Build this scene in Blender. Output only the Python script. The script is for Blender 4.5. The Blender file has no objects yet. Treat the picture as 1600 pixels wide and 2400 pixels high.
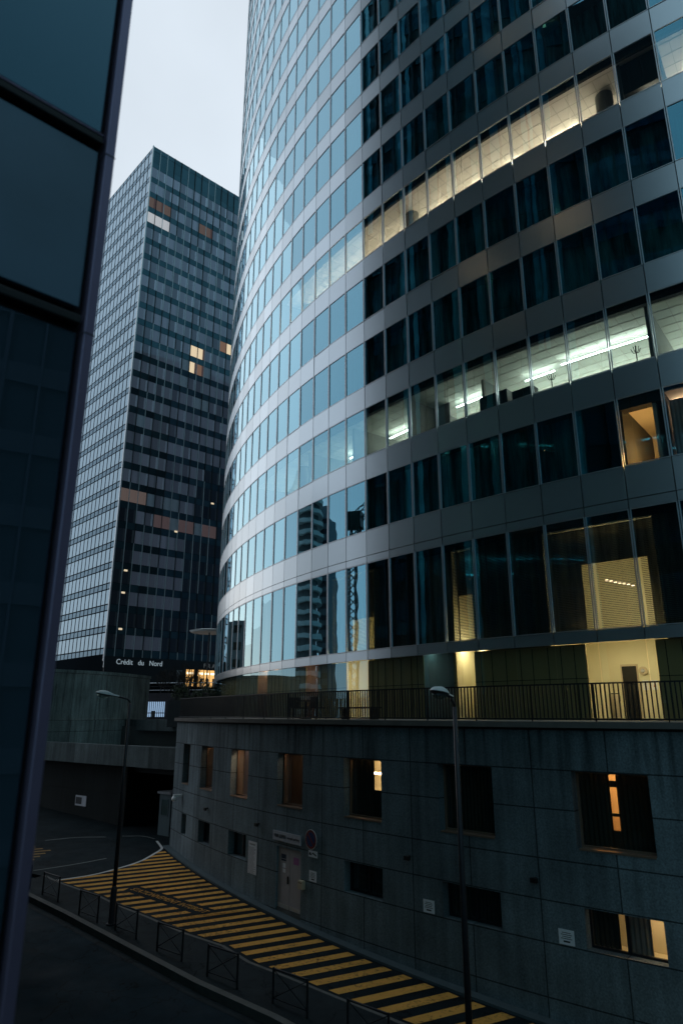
import bpy, bmesh, math, random
from mathutils import Vector, Matrix, Euler
R_ = math.radians
random.seed(7)
SC = bpy.context.scene
COL = SC.collection

# ------------------------------------------------------------------ camera
# The camera stands at the origin; z = 0 is its eye height, the street lies about 7 m lower.
cam = bpy.data.cameras.new("camera")
cam.sensor_fit = 'HORIZONTAL'; cam.sensor_width = 24.0; cam.lens = 24.0
cam.clip_start = 0.1; cam.clip_end = 3000
cam.dof.use_dof = True; cam.dof.focus_distance = 32.0; cam.dof.aperture_fstop = 1.1
camo = bpy.data.objects.new("camera", cam); COL.objects.link(camo)
camo.rotation_euler = (R_(90 + 16.5), 0, 0)
SC.camera = camo

# ------------------------------------------------------------------ world, sun, exposure
SUN_EL, SUN_AZ = 4.0, -38.0          # degrees; azimuth from +Y towards +X
w = bpy.data.worlds.new("World"); SC.world = w; w.use_nodes = True
nt = w.node_tree; nt.nodes.clear()
sky = nt.nodes.new('ShaderNodeTexSky'); sky.sky_type = 'NISHITA'; sky.sun_disc = False
sky.sun_elevation = R_(SUN_EL); sky.sun_rotation = R_(SUN_AZ)
sky.air_density = 1.0; sky.dust_density = 2.0; sky.ozone_density = 2.0
mix = nt.nodes.new('ShaderNodeMixRGB'); mix.inputs['Fac'].default_value = 0.86
mix.inputs['Color2'].default_value = (7.7, 8.6, 9.5, 1)      # dense high overcast
# the overcast still glows towards the set sun and is dim behind the viewer
tcw = nt.nodes.new('ShaderNodeTexCoord'); dotw = nt.nodes.new('ShaderNodeVectorMath'); dotw.operation = 'DOT_PRODUCT'
dotw.inputs[1].default_value = (-.55, .80, .22)
mrw = nt.nodes.new('ShaderNodeMapRange'); mrw.interpolation_type = 'SMOOTHSTEP'
mrw.inputs['From Min'].default_value = -.55; mrw.inputs['From Max'].default_value = .75; mrw.inputs['To Min'].default_value = 0.0; mrw.inputs['To Max'].default_value = 1.0
nt.links.new(tcw.outputs['Generated'], dotw.inputs[0]); nt.links.new(dotw.outputs['Value'], mrw.inputs['Value'])
mulw = nt.nodes.new('ShaderNodeMixRGB'); mulw.inputs['Color1'].default_value = (1.5, 3.15, 3.75, 1)   # blue dusk overhead and behind
cn_ = nt.nodes.new('ShaderNodeTexNoise'); cn_.inputs['Scale'].default_value = 2.2; cn_.inputs['Detail'].default_value = 5
mrc = nt.nodes.new('ShaderNodeMapRange'); mrc.inputs['From Min'].default_value = .3; mrc.inputs['From Max'].default_value = .7; mrc.inputs['To Min'].default_value = .90; mrc.inputs['To Max'].default_value = 1.08
mlc = nt.nodes.new('ShaderNodeMixRGB'); mlc.blend_type = 'MULTIPLY'; mlc.inputs['Fac'].default_value = 1
bg = nt.nodes.new('ShaderNodeBackground'); bg.inputs['Strength'].default_value = 0.105
wo = nt.nodes.new('ShaderNodeOutputWorld')
nt.links.new(sky.outputs[0], mix.inputs['Color1'])
nt.links.new(mix.outputs[0], mulw.inputs['Color2']); nt.links.new(mrw.outputs['Result'], mulw.inputs['Fac'])
nt.links.new(tcw.outputs['Generated'], cn_.inputs['Vector']); nt.links.new(cn_.outputs['Fac'], mrc.inputs['Value'])
nt.links.new(mulw.outputs[0], mlc.inputs['Color1']); nt.links.new(mrc.outputs['Result'], mlc.inputs['Color2'])
nt.links.new(mlc.outputs[0], bg.inputs['Color'])
nt.links.new(bg.outputs[0], wo.inputs['Surface'])
sl = bpy.data.lights.new("sun", 'SUN'); sl.energy = 0.12; sl.angle = R_(40); sl.color = (1.0, 0.95, 0.9)
so = bpy.data.objects.new("sun", sl); COL.objects.link(so)
sd = Vector((math.sin(R_(SUN_AZ)) * math.cos(R_(25)), math.cos(R_(SUN_AZ)) * math.cos(R_(25)), math.sin(R_(25))))
so.rotation_euler = (-sd).to_track_quat('-Z', 'Y').to_euler()
SC.view_settings.view_transform = 'Standard'; SC.view_settings.look = 'None'
SC.view_settings.exposure = 0.0; SC.view_settings.gamma = 1.0; SC.view_settings.use_curve_mapping = False
SC.cycles.max_bounces = 8; SC.cycles.transparent_max_bounces = 12
SC.cycles.sample_clamp_indirect = 4.0
SC.cycles.caustics_reflective = False; SC.cycles.caustics_refractive = False

# ------------------------------------------------------------------ helpers: objects
def link(o, parent=None):
    COL.objects.link(o)
    if parent is not None: o.parent = parent
    return o
def tag(o, label=None, cat=None, group=None, kind=None):
    if label: o['label'] = label
    if cat: o['category'] = cat
    if group: o['group'] = group
    if kind: o['kind'] = kind
    return o
def thing(name, label, cat, loc=(0, 0, 0), rz=0.0, group=None):
    o = bpy.data.objects.new(name, None); o.empty_display_size = 0.3
    o.location = loc; o.rotation_euler = (0, 0, rz); link(o)
    return tag(o, label, cat, group)
def copy_tree(o, parent=None):
    c = o.copy(); link(c, parent)
    for ch in list(o.children): copy_tree(ch, c)
    return c

class MB:
    """collects polygons in world or local coordinates, builds one mesh object"""
    def __init__(s): s.v = []; s.f = []; s.m = []; s.uv = {}
    def poly(s, pts, m=0, uv=None):
        b = len(s.v); s.v += [tuple(p) for p in pts]
        if uv: s.uv[len(s.f)] = uv
        s.f.append(tuple(range(b, b + len(pts)))); s.m.append(m)
    def obox(s, c, ax, ay, az, m=0):
        c, ax, ay, az = Vector(c), Vector(ax), Vector(ay), Vector(az)
        P = [c + ax * i + ay * j + az * k for k in (-1, 1) for j in (-1, 1) for i in (-1, 1)]
        b = len(s.v); s.v += [tuple(p) for p in P]
        for q in ((0, 2, 3, 1), (4, 5, 7, 6), (0, 1, 5, 4), (2, 6, 7, 3), (0, 4, 6, 2), (1, 3, 7, 5)):
            s.f.append(tuple(b + i for i in q)); s.m.append(m)
    def box(s, x0, x1, y0, y1, z0, z1, m=0):
        s.obox(((x0+x1)/2, (y0+y1)/2, (z0+z1)/2), ((x1-x0)/2, 0, 0), (0, (y1-y0)/2, 0), (0, 0, (z1-z0)/2), m)
    def prism(s, pts, z0, z1, m=0):
        """pts: list of (x,y); z0,z1 numbers or functions of (x,y)"""
        f0 = z0 if callable(z0) else (lambda x, y: z0); f1 = z1 if callable(z1) else (lambda x, y: z1)
        n = len(pts); b = len(s.v)
        s.v += [(x, y, f0(x, y)) for x, y in pts] + [(x, y, f1(x, y)) for x, y in pts]
        s.f.append(tuple(b + i for i in reversed(range(n)))); s.m.append(m)
        s.f.append(tuple(b + n + i for i in range(n))); s.m.append(m)
        for i in range(n):
            j = (i + 1) % n
            s.f.append((b + i, b + j, b + n + j, b + n + i)); s.m.append(m)
    def tube(s, pts, r, n=8, m=0, caps=True):
        """swept tube along pts; r number or list"""
        pts = [Vector(p) for p in pts]; k = len(pts); rs = r if isinstance(r, (list, tuple)) else [r] * k
        b = len(s.v); up = None
        for i, p in enumerate(pts):
            t = (pts[min(i+1, k-1)] - pts[max(i-1, 0)]).normalized()
            a = t.cross(Vector((0, 0, 1)) if abs(t.z) < .9 else Vector((1, 0, 0)))
            if up is not None and a.dot(up) < 0: a = -a
            a.normalize(); up = a.copy(); c = t.cross(a)
            for j in range(n):
                q = 2 * math.pi * j / n
                s.v.append(tuple(p + (a * math.cos(q) + c * math.sin(q)) * rs[i]))
        for i in range(k - 1):
            for j in range(n):
                s.f.append((b+i*n+j, b+i*n+(j+1) % n, b+(i+1)*n+(j+1) % n, b+(i+1)*n+j)); s.m.append(m)
        if caps:
            s.f.append(tuple(b + j for j in reversed(range(n)))); s.m.append(m)
            s.f.append(tuple(b + (k-1)*n + j for j in range(n))); s.m.append(m)
    def ring(s, c, R0, R1, z0, z1, t0, t1, n, m=0):
        """solid annular sector about c, R0<R1, angles in degrees"""
        b = len(s.v)
        for i in range(n + 1):
            a = R_(t0 + (t1 - t0) * i / n); ca, sa = math.cos(a), math.sin(a)
            for (r, z) in ((R0, z0), (R1, z0), (R1, z1), (R0, z1)):
                s.v.append((c[0] + r*ca, c[1] + r*sa, z))
        for i in range(n):
            p, q = b + 4*i, b + 4*i + 4
            for j in range(4):
                s.f.append((p + j, q + j, q + (j+1) % 4, p + (j+1) % 4)); s.m.append(m)
        s.f.append((b, b+1, b+2, b+3)); s.m.append(m)
        e = b + 4*n; s.f.append((e+3, e+2, e+1, e)); s.m.append(m)
    def arc(s, c, R, z0, z1, t0, t1, n, m=0):
        for i in range(n):
            a0, a1 = R_(t0 + (t1-t0)*i/n), R_(t0 + (t1-t0)*(i+1)/n)
            p = (c[0]+R*math.cos(a0), c[1]+R*math.sin(a0)); q = (c[0]+R*math.cos(a1), c[1]+R*math.sin(a1))
            s.poly([(p[0], p[1], z0), (q[0], q[1], z0), (q[0], q[1], z1), (p[0], p[1], z1)], m,
                   [(R*a0, z0), (R*a1, z0), (R*a1, z1), (R*a0, z1)])
    def build(s, name, mats, parent=None, smooth=False, local=False, bevel=0):
        if not isinstance(mats, (list, tuple)): mats = [mats]
        off = Vector((0, 0, 0))
        if parent is not None and not local:
            p = parent
            while p is not None: off += p.location; p = p.parent
        me = bpy.data.meshes.new(name)
        me.from_pydata([tuple(Vector(v) - off) for v in s.v], [], s.f)
        for m in mats: me.materials.append(m)
        me.polygons.foreach_set('material_index', s.m)
        if smooth: me.polygons.foreach_set('use_smooth', [True] * len(s.f))
        if s.uv:
            ul = me.uv_layers.new(name='UVMap')
            for fi, uv in s.uv.items():
                for li, t in zip(me.polygons[fi].loop_indices, uv): ul.data[li].uv = t
        me.update()
        bm = bmesh.new(); bm.from_mesh(me); bmesh.ops.recalc_face_normals(bm, faces=bm.faces) if not s.uv else None
        bm.to_mesh(me); bm.free()
        o = bpy.data.objects.new(name, me)
        if bevel:
            bv = o.modifiers.new('bevel', 'BEVEL'); bv.width = bevel; bv.segments = 2; bv.limit_method = 'ANGLE'
        return link(o, parent)

def text(name, body, size, mat, loc, xdir, ydir, parent=None, extrude=0.003, align='CENTER', spacing=1.0, width=None):
    """writing as a real mesh; loc world, xdir along the line, ydir up the letters"""
    cu = bpy.data.curves.new(name, 'FONT'); cu.body = body; cu.size = size; cu.align_x = align; cu.align_y = 'CENTER'
    cu.extrude = extrude; cu.space_character = spacing
    tmp = bpy.data.objects.new(name, cu); COL.objects.link(tmp)
    dg = bpy.context.evaluated_depsgraph_get(); me = bpy.data.meshes.new_from_object(tmp.evaluated_get(dg))
    bpy.data.objects.remove(tmp); me.name = name
    x = Vector(xdir).normalized(); y = Vector(ydir).normalized(); z = x.cross(y).normalized(); y = z.cross(x)
    off = Vector((0, 0, 0)); p = parent
    while p is not None: off += p.location; p = p.parent
    M4 = Matrix((x, y, z)).transposed().to_4x4(); M4.translation = Vector(loc) - off
    if width:
        xs = [v.co.x for v in me.vertices]; me.transform(Matrix.Diagonal((width/(max(xs)-min(xs)), 1, 1, 1)))
    me.transform(M4); me.materials.clear(); me.materials.append(mat)
    for pg in me.polygons: pg.material_index = 0
    return link(bpy.data.objects.new(name, me), parent)

# ------------------------------------------------------------------ helpers: materials
def new_mat(name):
    m = bpy.data.materials.new(name); m.use_nodes = True; m.node_tree.nodes.clear()
    return m, m.node_tree.nodes, m.node_tree.links
def N(nodes, t, **kw):
    n = nodes.new(t)
    for k, v in kw.items():
        if k.startswith('i_'):
            key = k[2:].replace('_', ' '); n.inputs[key].default_value = v
        else: setattr(n, k, v)
    return n
def math_n(nodes, links, op, a, b=None, c=None):
    n = nodes.new('ShaderNodeMath'); n.operation = op
    for i, x in enumerate((a, b, c)):
        if x is None: continue
        if isinstance(x, (int, float)): n.inputs[i].default_value = x
        else: links.new(x, n.inputs[i])
    return n.outputs[0]
def plain(name, col, rough=0.6, metal=0.0, var=0.12, scale=3.0, bump=0.0, spec=0.4, island=0.0):
    """principled surface whose colour wanders a little (dirt, wear)"""
    m, ns, ln = new_mat(name)
    out = N(ns, 'ShaderNodeOutputMaterial'); b = N(ns, 'ShaderNodeBsdfPrincipled')
    b.inputs['Roughness'].default_value = rough; b.inputs['Metallic'].default_value = metal
    b.inputs['Specular IOR Level'].default_value = spec
    g = N(ns, 'ShaderNodeNewGeometry')
    nz = N(ns, 'ShaderNodeTexNoise'); nz.inputs['Scale'].default_value = scale; nz.inputs['Detail'].default_value = 5
    ln.new(g.outputs['Position'], nz.inputs['Vector'])
    v = math_n(ns, ln, 'MULTIPLY_ADD', nz.outputs['Fac'], 2*var, 1 - var)
    if island:
        v2 = math_n(ns, ln, 'MULTIPLY_ADD', g.outputs['Random Per Island'], 2*island, 1 - island)
        v = math_n(ns, ln, 'MULTIPLY', v, v2)
    mx = N(ns, 'ShaderNodeMixRGB', blend_type='MULTIPLY'); mx.inputs['Fac'].default_value = 1
    mx.inputs['Color1'].default_value = (*col, 1); ln.new(v, mx.inputs['Color2'])
    ln.new(mx.outputs[0], b.inputs['Base Color'])
    if bump:
        bp = N(ns, 'ShaderNodeBump'); bp.inputs['Strength'].default_value = bump; bp.inputs['Distance'].default_value = .02
        n2 = N(ns, 'ShaderNodeTexNoise'); n2.inputs['Scale'].default_value = scale * 12; n2.inputs['Detail'].default_value = 4
        ln.new(g.outputs['Position'], n2.inputs['Vector']); ln.new(n2.outputs['Fac'], bp.inputs['Height'])
        ln.new(bp.outputs[0], b.inputs['Normal'])
    ln.new(b.outputs[0], out.inputs['Surface'])
    return m
def emit(name, col, strength):
    m, ns, ln = new_mat(name)
    out = N(ns, 'ShaderNodeOutputMaterial'); e = N(ns, 'ShaderNodeEmission')
    e.inputs['Color'].default_value = (*col, 1); e.inputs['Strength'].default_value = strength
    ln.new(e.outputs[0], out.inputs['Surface']); return m
def glass(name, r0=0.36, power=1.5, tint0=(.12, .50, .72), tint1=(.76, .94, 1.0), trans=(.78, .84, .80), body=None, wave=0.0, rough=0.0, tp=1.6):
    """coated architectural glazing: tinted mirror rising to full at grazing, over see-through or an opaque body"""
    m, ns, ln = new_mat(name)
    out = N(ns, 'ShaderNodeOutputMaterial')
    lw = N(ns, 'ShaderNodeLayerWeight'); lw.inputs['Blend'].default_value = 0.5
    f = lw.outputs['Facing']
    fr = math_n(ns, ln, 'MULTIPLY_ADD', math_n(ns, ln, 'POWER', f, power), 1 - r0, r0)
    tf = math_n(ns, ln, 'POWER', f, tp)
    mx = N(ns, 'ShaderNodeMixRGB'); ln.new(tf, mx.inputs['Fac'])
    mx.inputs['Color1'].default_value = (*tint0, 1); mx.inputs['Color2'].default_value = (*tint1, 1)
    gl = N(ns, 'ShaderNodeBsdfGlossy'); gl.inputs['Roughness'].default_value = rough
    ln.new(mx.outputs[0], gl.inputs['Color'])
    if wave:
        g = N(ns, 'ShaderNodeNewGeometry'); nz = N(ns, 'ShaderNodeTexNoise')
        nz.inputs['Scale'].default_value = 0.9; nz.inputs['Detail'].default_value = 1
        ln.new(g.outputs['Position'], nz.inputs['Vector'])
        bp = N(ns, 'ShaderNodeBump'); bp.inputs['Strength'].default_value = wave; bp.inputs['Distance'].default_value = .01
        ln.new(nz.outputs['Fac'], bp.inputs['Height']); ln.new(bp.outputs[0], gl.inputs['Normal'])
    if body is None:
        t = N(ns, 'ShaderNodeBsdfTransparent'); t.inputs['Color'].default_value = (*trans, 1)
    else:
        t = N(ns, 'ShaderNodeBsdfDiffuse')
        g2 = N(ns, 'ShaderNodeNewGeometry')
        v2 = math_n(ns, ln, 'MULTIPLY_ADD', g2.outputs['Random Per Island'], .9, .55)
        m2 = N(ns, 'ShaderNodeMixRGB', blend_type='MULTIPLY'); m2.inputs['Fac'].default_value = 1
        m2.inputs['Color1'].default_value = (*body, 1); ln.new(v2, m2.inputs['Color2'])
        ln.new(m2.outputs[0], t.inputs['Color'])
    ms = N(ns, 'ShaderNodeMixShader'); ln.new(fr, ms.inputs['Fac'])
    ln.new(t.outputs[0], ms.inputs[1]); ln.new(gl.outputs[0], ms.inputs[2])
    ln.new(ms.outputs[0], out.inputs['Surface'])
    return m
def concrete_panels(name, col, ulines=None, upitch=2.12, uoff=0.0, zlines=(), lw=0.035):
    """precast concrete: UV u = metres along the wall, v = height; dark joints, water streaks, blotches"""
    m, ns, ln = new_mat(name)
    out = N(ns, 'ShaderNodeOutputMaterial'); b = N(ns, 'ShaderNodeBsdfPrincipled')
    b.inputs['Roughness'].default_value = .85; b.inputs['Specular IOR Level'].default_value = .25
    uv = N(ns, 'ShaderNodeUVMap'); sp = N(ns, 'ShaderNodeSeparateXYZ'); ln.new(uv.outputs[0], sp.inputs[0])
    u, v = sp.outputs[0], sp.outputs[1]
    line = None
    uu = math_n(ns, ln, 'PINGPONG', math_n(ns, ln, 'SUBTRACT', u, uoff), upitch/2)   # distance to nearest joint
    line = math_n(ns, ln, 'LESS_THAN', uu, lw/2)
    for z in zlines:
        d = math_n(ns, ln, 'ABSOLUTE', math_n(ns, ln, 'SUBTRACT', v, z))
        line = math_n(ns, ln, 'MAXIMUM', line, math_n(ns, ln, 'LESS_THAN', d, lw/2))
    cmb = N(ns, 'ShaderNodeCombineXYZ'); ln.new(math_n(ns, ln, 'MULTIPLY', u, 3.5), cmb.inputs[0]); ln.new(math_n(ns, ln, 'MULTIPLY', v, .22), cmb.inputs[1])
    st = N(ns, 'ShaderNodeTexNoise'); st.inputs['Scale'].default_value = 1; st.inputs['Detail'].default_value = 4; ln.new(cmb.outputs[0], st.inputs['Vector'])
    g = N(ns, 'ShaderNodeNewGeometry')
    bl = N(ns, 'ShaderNodeTexNoise'); bl.inputs['Scale'].default_value = .8; bl.inputs['Detail'].default_value = 6; ln.new(g.outputs['Position'], bl.inputs['Vector'])
    fn = N(ns, 'ShaderNodeTexNoise'); fn.inputs['Scale'].default_value = 22; fn.inputs['Detail'].default_value = 3; ln.new(g.outputs['Position'], fn.inputs['Vector'])
    a = math_n(ns, ln, 'MULTIPLY_ADD', st.outputs['Fac'], 1.1, .42)
    a = math_n(ns, ln, 'MULTIPLY', a, math_n(ns, ln, 'MULTIPLY_ADD', bl.outputs['Fac'], 1.0, .5))
    a = math_n(ns, ln, 'MULTIPLY', a, math_n(ns, ln, 'MULTIPLY_ADD', fn.outputs['Fac'], 1.35, .33))
    if zlines:      # rain streaks running down from the coping
        c2 = N(ns, 'ShaderNodeCombineXYZ'); ln.new(math_n(ns, ln, 'MULTIPLY', u, 5.5), c2.inputs[0]); ln.new(math_n(ns, ln, 'MULTIPLY', v, .35), c2.inputs[1])
        s2 = N(ns, 'ShaderNodeTexNoise'); s2.inputs['Scale'].default_value = 1; s2.inputs['Detail'].default_value = 3; ln.new(c2.outputs[0], s2.inputs['Vector'])
        th = N(ns, 'ShaderNodeMapRange'); th.inputs['From Min'].default_value = .50; th.inputs['From Max'].default_value = .68; ln.new(s2.outputs['Fac'], th.inputs['Value'])
        fd = N(ns, 'ShaderNodeMapRange'); fd.inputs['From Min'].default_value = -3.4; fd.inputs['From Max'].default_value = -.5; ln.new(v, fd.inputs['Value'])
        a = math_n(ns, ln, 'MULTIPLY', a, math_n(ns, ln, 'MULTIPLY_ADD', math_n(ns, ln, 'MULTIPLY', th.outputs['Result'], fd.outputs['Result']), -.55, 1.0))
    pan = N(ns, 'ShaderNodeTexWhiteNoise', noise_dimensions='1D')
    ln.new(math_n(ns, ln, 'FLOOR', math_n(ns, ln, 'DIVIDE', math_n(ns, ln, 'SUBTRACT', u, uoff), upitch)), pan.inputs['W'])
    a = math_n(ns, ln, 'MULTIPLY', a, math_n(ns, ln, 'MULTIPLY_ADD', pan.outputs['Value'], .5, .75))
    a = math_n(ns, ln, 'MULTIPLY', a, math_n(ns, ln, 'MULTIPLY_ADD', line, -.75, 1.0))
    mx = N(ns, 'ShaderNodeMixRGB', blend_type='MULTIPLY'); mx.inputs['Fac'].default_value = 1
    mx.inputs['Color1'].default_value = (*col, 1); ln.new(a, mx.inputs['Color2']); ln.new(mx.outputs[0], b.inputs['Base Color'])
    bp = N(ns, 'ShaderNodeBump'); bp.inputs['Strength'].default_value = .6; bp.inputs['Distance'].default_value = .02
    ln.new(math_n(ns, ln, 'MULTIPLY_ADD', line, -1.0, math_n(ns, ln, 'MULTIPLY', fn.outputs['Fac'], .25)), bp.inputs['Height'])
    ln.new(bp.outputs[0], b.inputs['Normal'])
    ln.new(b.outputs[0], out.inputs['Surface']); return m

def worn_paint(name, col, under, amount):
    """road paint rubbed through to the asphalt in patches and along tyre tracks"""
    m, ns, ln = new_mat(name); out = N(ns, 'ShaderNodeOutputMaterial'); b = N(ns, 'ShaderNodeBsdfPrincipled')
    b.inputs['Roughness'].default_value = .8; b.inputs['Specular IOR Level'].default_value = .15
    g = N(ns, 'ShaderNodeNewGeometry')
    def nz(sc, det): 
        n = N(ns, 'ShaderNodeTexNoise'); n.inputs['Scale'].default_value = sc; n.inputs['Detail'].default_value = det; n.inputs['Roughness'].default_value = .65
        ln.new(g.outputs['Position'], n.inputs['Vector']); return n.outputs['Fac']
    mask = math_n(ns, ln, 'ADD', math_n(ns, ln, 'MULTIPLY', nz(9, 8), .75), math_n(ns, ln, 'MULTIPLY', nz(.5, 3), .35))
    mr = N(ns, 'ShaderNodeMapRange'); mr.inputs['From Min'].default_value = amount + .04; mr.inputs['From Max'].default_value = amount - .10
    mr.inputs['To Min'].default_value = .88; mr.inputs['To Max'].default_value = 0; ln.new(mask, mr.inputs['Value'])
    mr2 = math_n(ns, ln, 'SUBTRACT', 1.0, mr.outputs['Result'])
    tone = math_n(ns, ln, 'MULTIPLY_ADD', nz(1.3, 5), .7, .62)
    c1 = N(ns, 'ShaderNodeMixRGB', blend_type='MULTIPLY'); c1.inputs['Fac'].default_value = 1; c1.inputs['Color1'].default_value = (*col, 1); ln.new(tone, c1.inputs['Color2'])
    mx = N(ns, 'ShaderNodeMixRGB'); ln.new(mr2, mx.inputs['Fac']); ln.new(c1.outputs[0], mx.inputs['Color1']); mx.inputs['Color2'].default_value = (*under, 1)
    ln.new(mx.outputs[0], b.inputs['Base Color']); ln.new(b.outputs[0], out.inputs['Surface']); return m
def road(name, col, spec=.2):
    """asphalt: aggregate speckle, patched areas, cracks and oil stains"""
    m, ns, ln = new_mat(name); out = N(ns, 'ShaderNodeOutputMaterial'); b = N(ns, 'ShaderNodeBsdfPrincipled')
    b.inputs['Specular IOR Level'].default_value = spec
    g = N(ns, 'ShaderNodeNewGeometry')
    def nz(sc, det, r=.6):
        n = N(ns, 'ShaderNodeTexNoise'); n.inputs['Scale'].default_value = sc; n.inputs['Detail'].default_value = det; n.inputs['Roughness'].default_value = r
        ln.new(g.outputs['Position'], n.inputs['Vector']); return n.outputs['Fac']
    vo = N(ns, 'ShaderNodeTexVoronoi', feature='DISTANCE_TO_EDGE'); vo.inputs['Scale'].default_value = .45; vo.inputs['Randomness'].default_value = 1
    mp = N(ns, 'ShaderNodeVectorMath', operation='ADD'); n3 = N(ns, 'ShaderNodeTexNoise'); n3.inputs['Scale'].default_value = 1.6; n3.inputs['Detail'].default_value = 4
    ln.new(g.outputs['Position'], n3.inputs['Vector']); ln.new(g.outputs['Position'], mp.inputs[0]); ln.new(n3.outputs['Color'], mp.inputs[1]); ln.new(mp.outputs[0], vo.inputs['Vector'])
    crack = math_n(ns, ln, 'LESS_THAN', vo.outputs['Distance'], .008)
    v = math_n(ns, ln, 'MULTIPLY', math_n(ns, ln, 'MULTIPLY_ADD', nz(60, 2), 1.6, .2), math_n(ns, ln, 'MULTIPLY_ADD', nz(.35, 4), 1.5, .25))
    v = math_n(ns, ln, 'MULTIPLY', v, math_n(ns, ln, 'MULTIPLY_ADD', nz(2.2, 6), 1.0, .5))
    v = math_n(ns, ln, 'MULTIPLY', v, math_n(ns, ln, 'MULTIPLY_ADD', crack, -.6, 1))
    c1 = N(ns, 'ShaderNodeMixRGB', blend_type='MULTIPLY'); c1.inputs['Fac'].default_value = 1; c1.inputs['Color1'].default_value = (*col, 1); ln.new(v, c1.inputs['Color2'])
    ln.new(c1.outputs[0], b.inputs['Base Color'])
    ln.new(math_n(ns, ln, 'MULTIPLY_ADD', nz(.6, 3), -.5, 1.0), b.inputs['Roughness'])
    bp = N(ns, 'ShaderNodeBump'); bp.inputs['Strength'].default_value = .7; bp.inputs['Distance'].default_value = .01; ln.new(nz(70, 2), bp.inputs['Height']); ln.new(bp.outputs[0], b.inputs['Normal'])
    ln.new(b.outputs[0], out.inputs['Surface']); return m
def streak_fabric(name, col, lo=.15, su=2.6):
    """hanging fabric: UV u = metres along, folds and gaps as long vertical streaks"""
    m, ns, ln = new_mat(name); out = N(ns, 'ShaderNodeOutputMaterial'); b = N(ns, 'ShaderNodeBsdfDiffuse')
    uv = N(ns, 'ShaderNodeUVMap'); sp = N(ns, 'ShaderNodeSeparateXYZ'); ln.new(uv.outputs[0], sp.inputs[0])
    cm = N(ns, 'ShaderNodeCombineXYZ'); ln.new(math_n(ns, ln, 'MULTIPLY', sp.outputs[0], su), cm.inputs[0]); ln.new(math_n(ns, ln, 'MULTIPLY', sp.outputs[1], .27), cm.inputs[1])
    nz = N(ns, 'ShaderNodeTexNoise'); nz.inputs['Scale'].default_value = 1; nz.inputs['Detail'].default_value = 5; nz.inputs['Roughness'].default_value = .6; ln.new(cm.outputs[0], nz.inputs['Vector'])
    mr = N(ns, 'ShaderNodeMapRange'); mr.inputs['From Min'].default_value = .38; mr.inputs['From Max'].default_value = .72; mr.inputs['To Min'].default_value = lo; mr.inputs['To Max'].default_value = 1.6
    ln.new(nz.outputs['Fac'], mr.inputs['Value'])
    c1 = N(ns, 'ShaderNodeMixRGB', blend_type='MULTIPLY'); c1.inputs['Fac'].default_value = 1; c1.inputs['Color1'].default_value = (*col, 1); ln.new(mr.outputs['Result'], c1.inputs['Color2'])
    ln.new(c1.outputs[0], b.inputs['Color']); ln.new(b.outputs[0], out.inputs['Surface']); return m
MT = {}
MT['far_sp0'] = glass('rear_glass', r0=.08, power=3, tint0=(.3, .5, .8), body=(.012, .018, .024))
MT['glass'] = glass('tower_glass', wave=.25)
MT['glass_clear'] = glass('clear_glass', r0=.12, power=2.2, tint0=(.3, .7, .9), tint1=(.7, .9, 1), trans=(.82, .86, .8), wave=.2)
MT['pane_dark'] = glass('dark_pane', r0=.11, power=3.0, tint0=(.6, .8, .9), trans=(.75, .8, .75))
MT['alu'] = plain('aluminium', (.62, .66, .72), .35, .7, .05)
MT['spandrel'] = plain('spandrel_metal', (.565, .645, .715), .28, .85, .05, .6, island=.12)
MT['gap'] = plain('dark_gap', (.012, .014, .017), .8)
MT['slab'] = plain('slab_dark', (.05, .055, .06), .9)
MT['ceil'] = plain('ceiling_tile', (.62, .64, .58), .9, 0, .10, 1.5)
MT['ceil_warm'] = plain('ceiling_warm', (.78, .73, .66), .9, 0, .06, 1.5)
MT['grid'] = plain('ceiling_grid', (.55, .53, .47), .8)
MT['core'] = plain('core_wall', (.30, .31, .30), .9)
MT['olive'] = plain('olive_panel', (.44, .35, .18), .5, 0, .15, .7, spec=.3)
MT['cream'] = plain('cream_wall', (.82, .76, .54), .8, 0, .04, 1.0)
MT['slat'] = plain('blind_slat', (.17, .16, .145), .5, .3, .05)
MT['black'] = plain('black_paint', (.012, .012, .013), .5)
MT['dark_metal'] = plain('dark_metal', (.03, .033, .04), .45, .5, .2)
MT['post'] = plain('lamp_post_paint', (.06, .055, .065), .45, .4, .25, 6)
MT['lamp_white'] = plain('lamp_housing', (.90, .91, .92), .4, 0, .15, 5)
MT['white'] = plain('white_sheet', (.84, .86, .92), .7, 0, .06, 8)
MT['offwhite'] = plain('offwhite_board', (.50, .50, .56), .7, 0, .1, 8)
MT['door'] = plain('door_grey', (.46, .43, .46), .55, .1, .15, 3)
MT['beige'] = plain('beige_paint', (.60, .50, .36), .7)
MT['blue'] = plain('sign_blue', (.02, .045, .15), .5)
MT['red'] = plain('sign_red', (.20, .03, .03), .5)
MT['pink'] = plain('sticker_pink', (.45, .16, .38), .6)
MT['navy'] = plain('sticker_navy', (.01, .03, .07), .6)
MT['ink'] = plain('ink', (.02, .02, .03), .7)
MT['yellow'] = worn_paint('yellow_paint', (.86, .42, .09), (.012, .018, .022), .485)
MT['lane_white'] = plain('white_paint', (.60, .60, .60), .75, 0, .3, 3)
MT['asphalt'] = road('asphalt', (.010, .017, .021), .08)
MT['asphalt2'] = road('asphalt_smooth', (.006, .020, .030), .10)
MT['paving'] = road('paving', (.020, .028, .033), .10)
MT['kerb'] = plain('kerb_stone', (.13, .125, .12), .85, 0, .3, 3, bump=.4)
MT['gutter'] = plain('gutter_concrete', (.075, .105, .12), .8, 0, .25, 2.5, bump=.3)
MT['earth'] = plain('earth', (.05, .05, .05), .95)
MT['plaza'] = plain('plaza_paving', (.12, .12, .12), .9)
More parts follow.
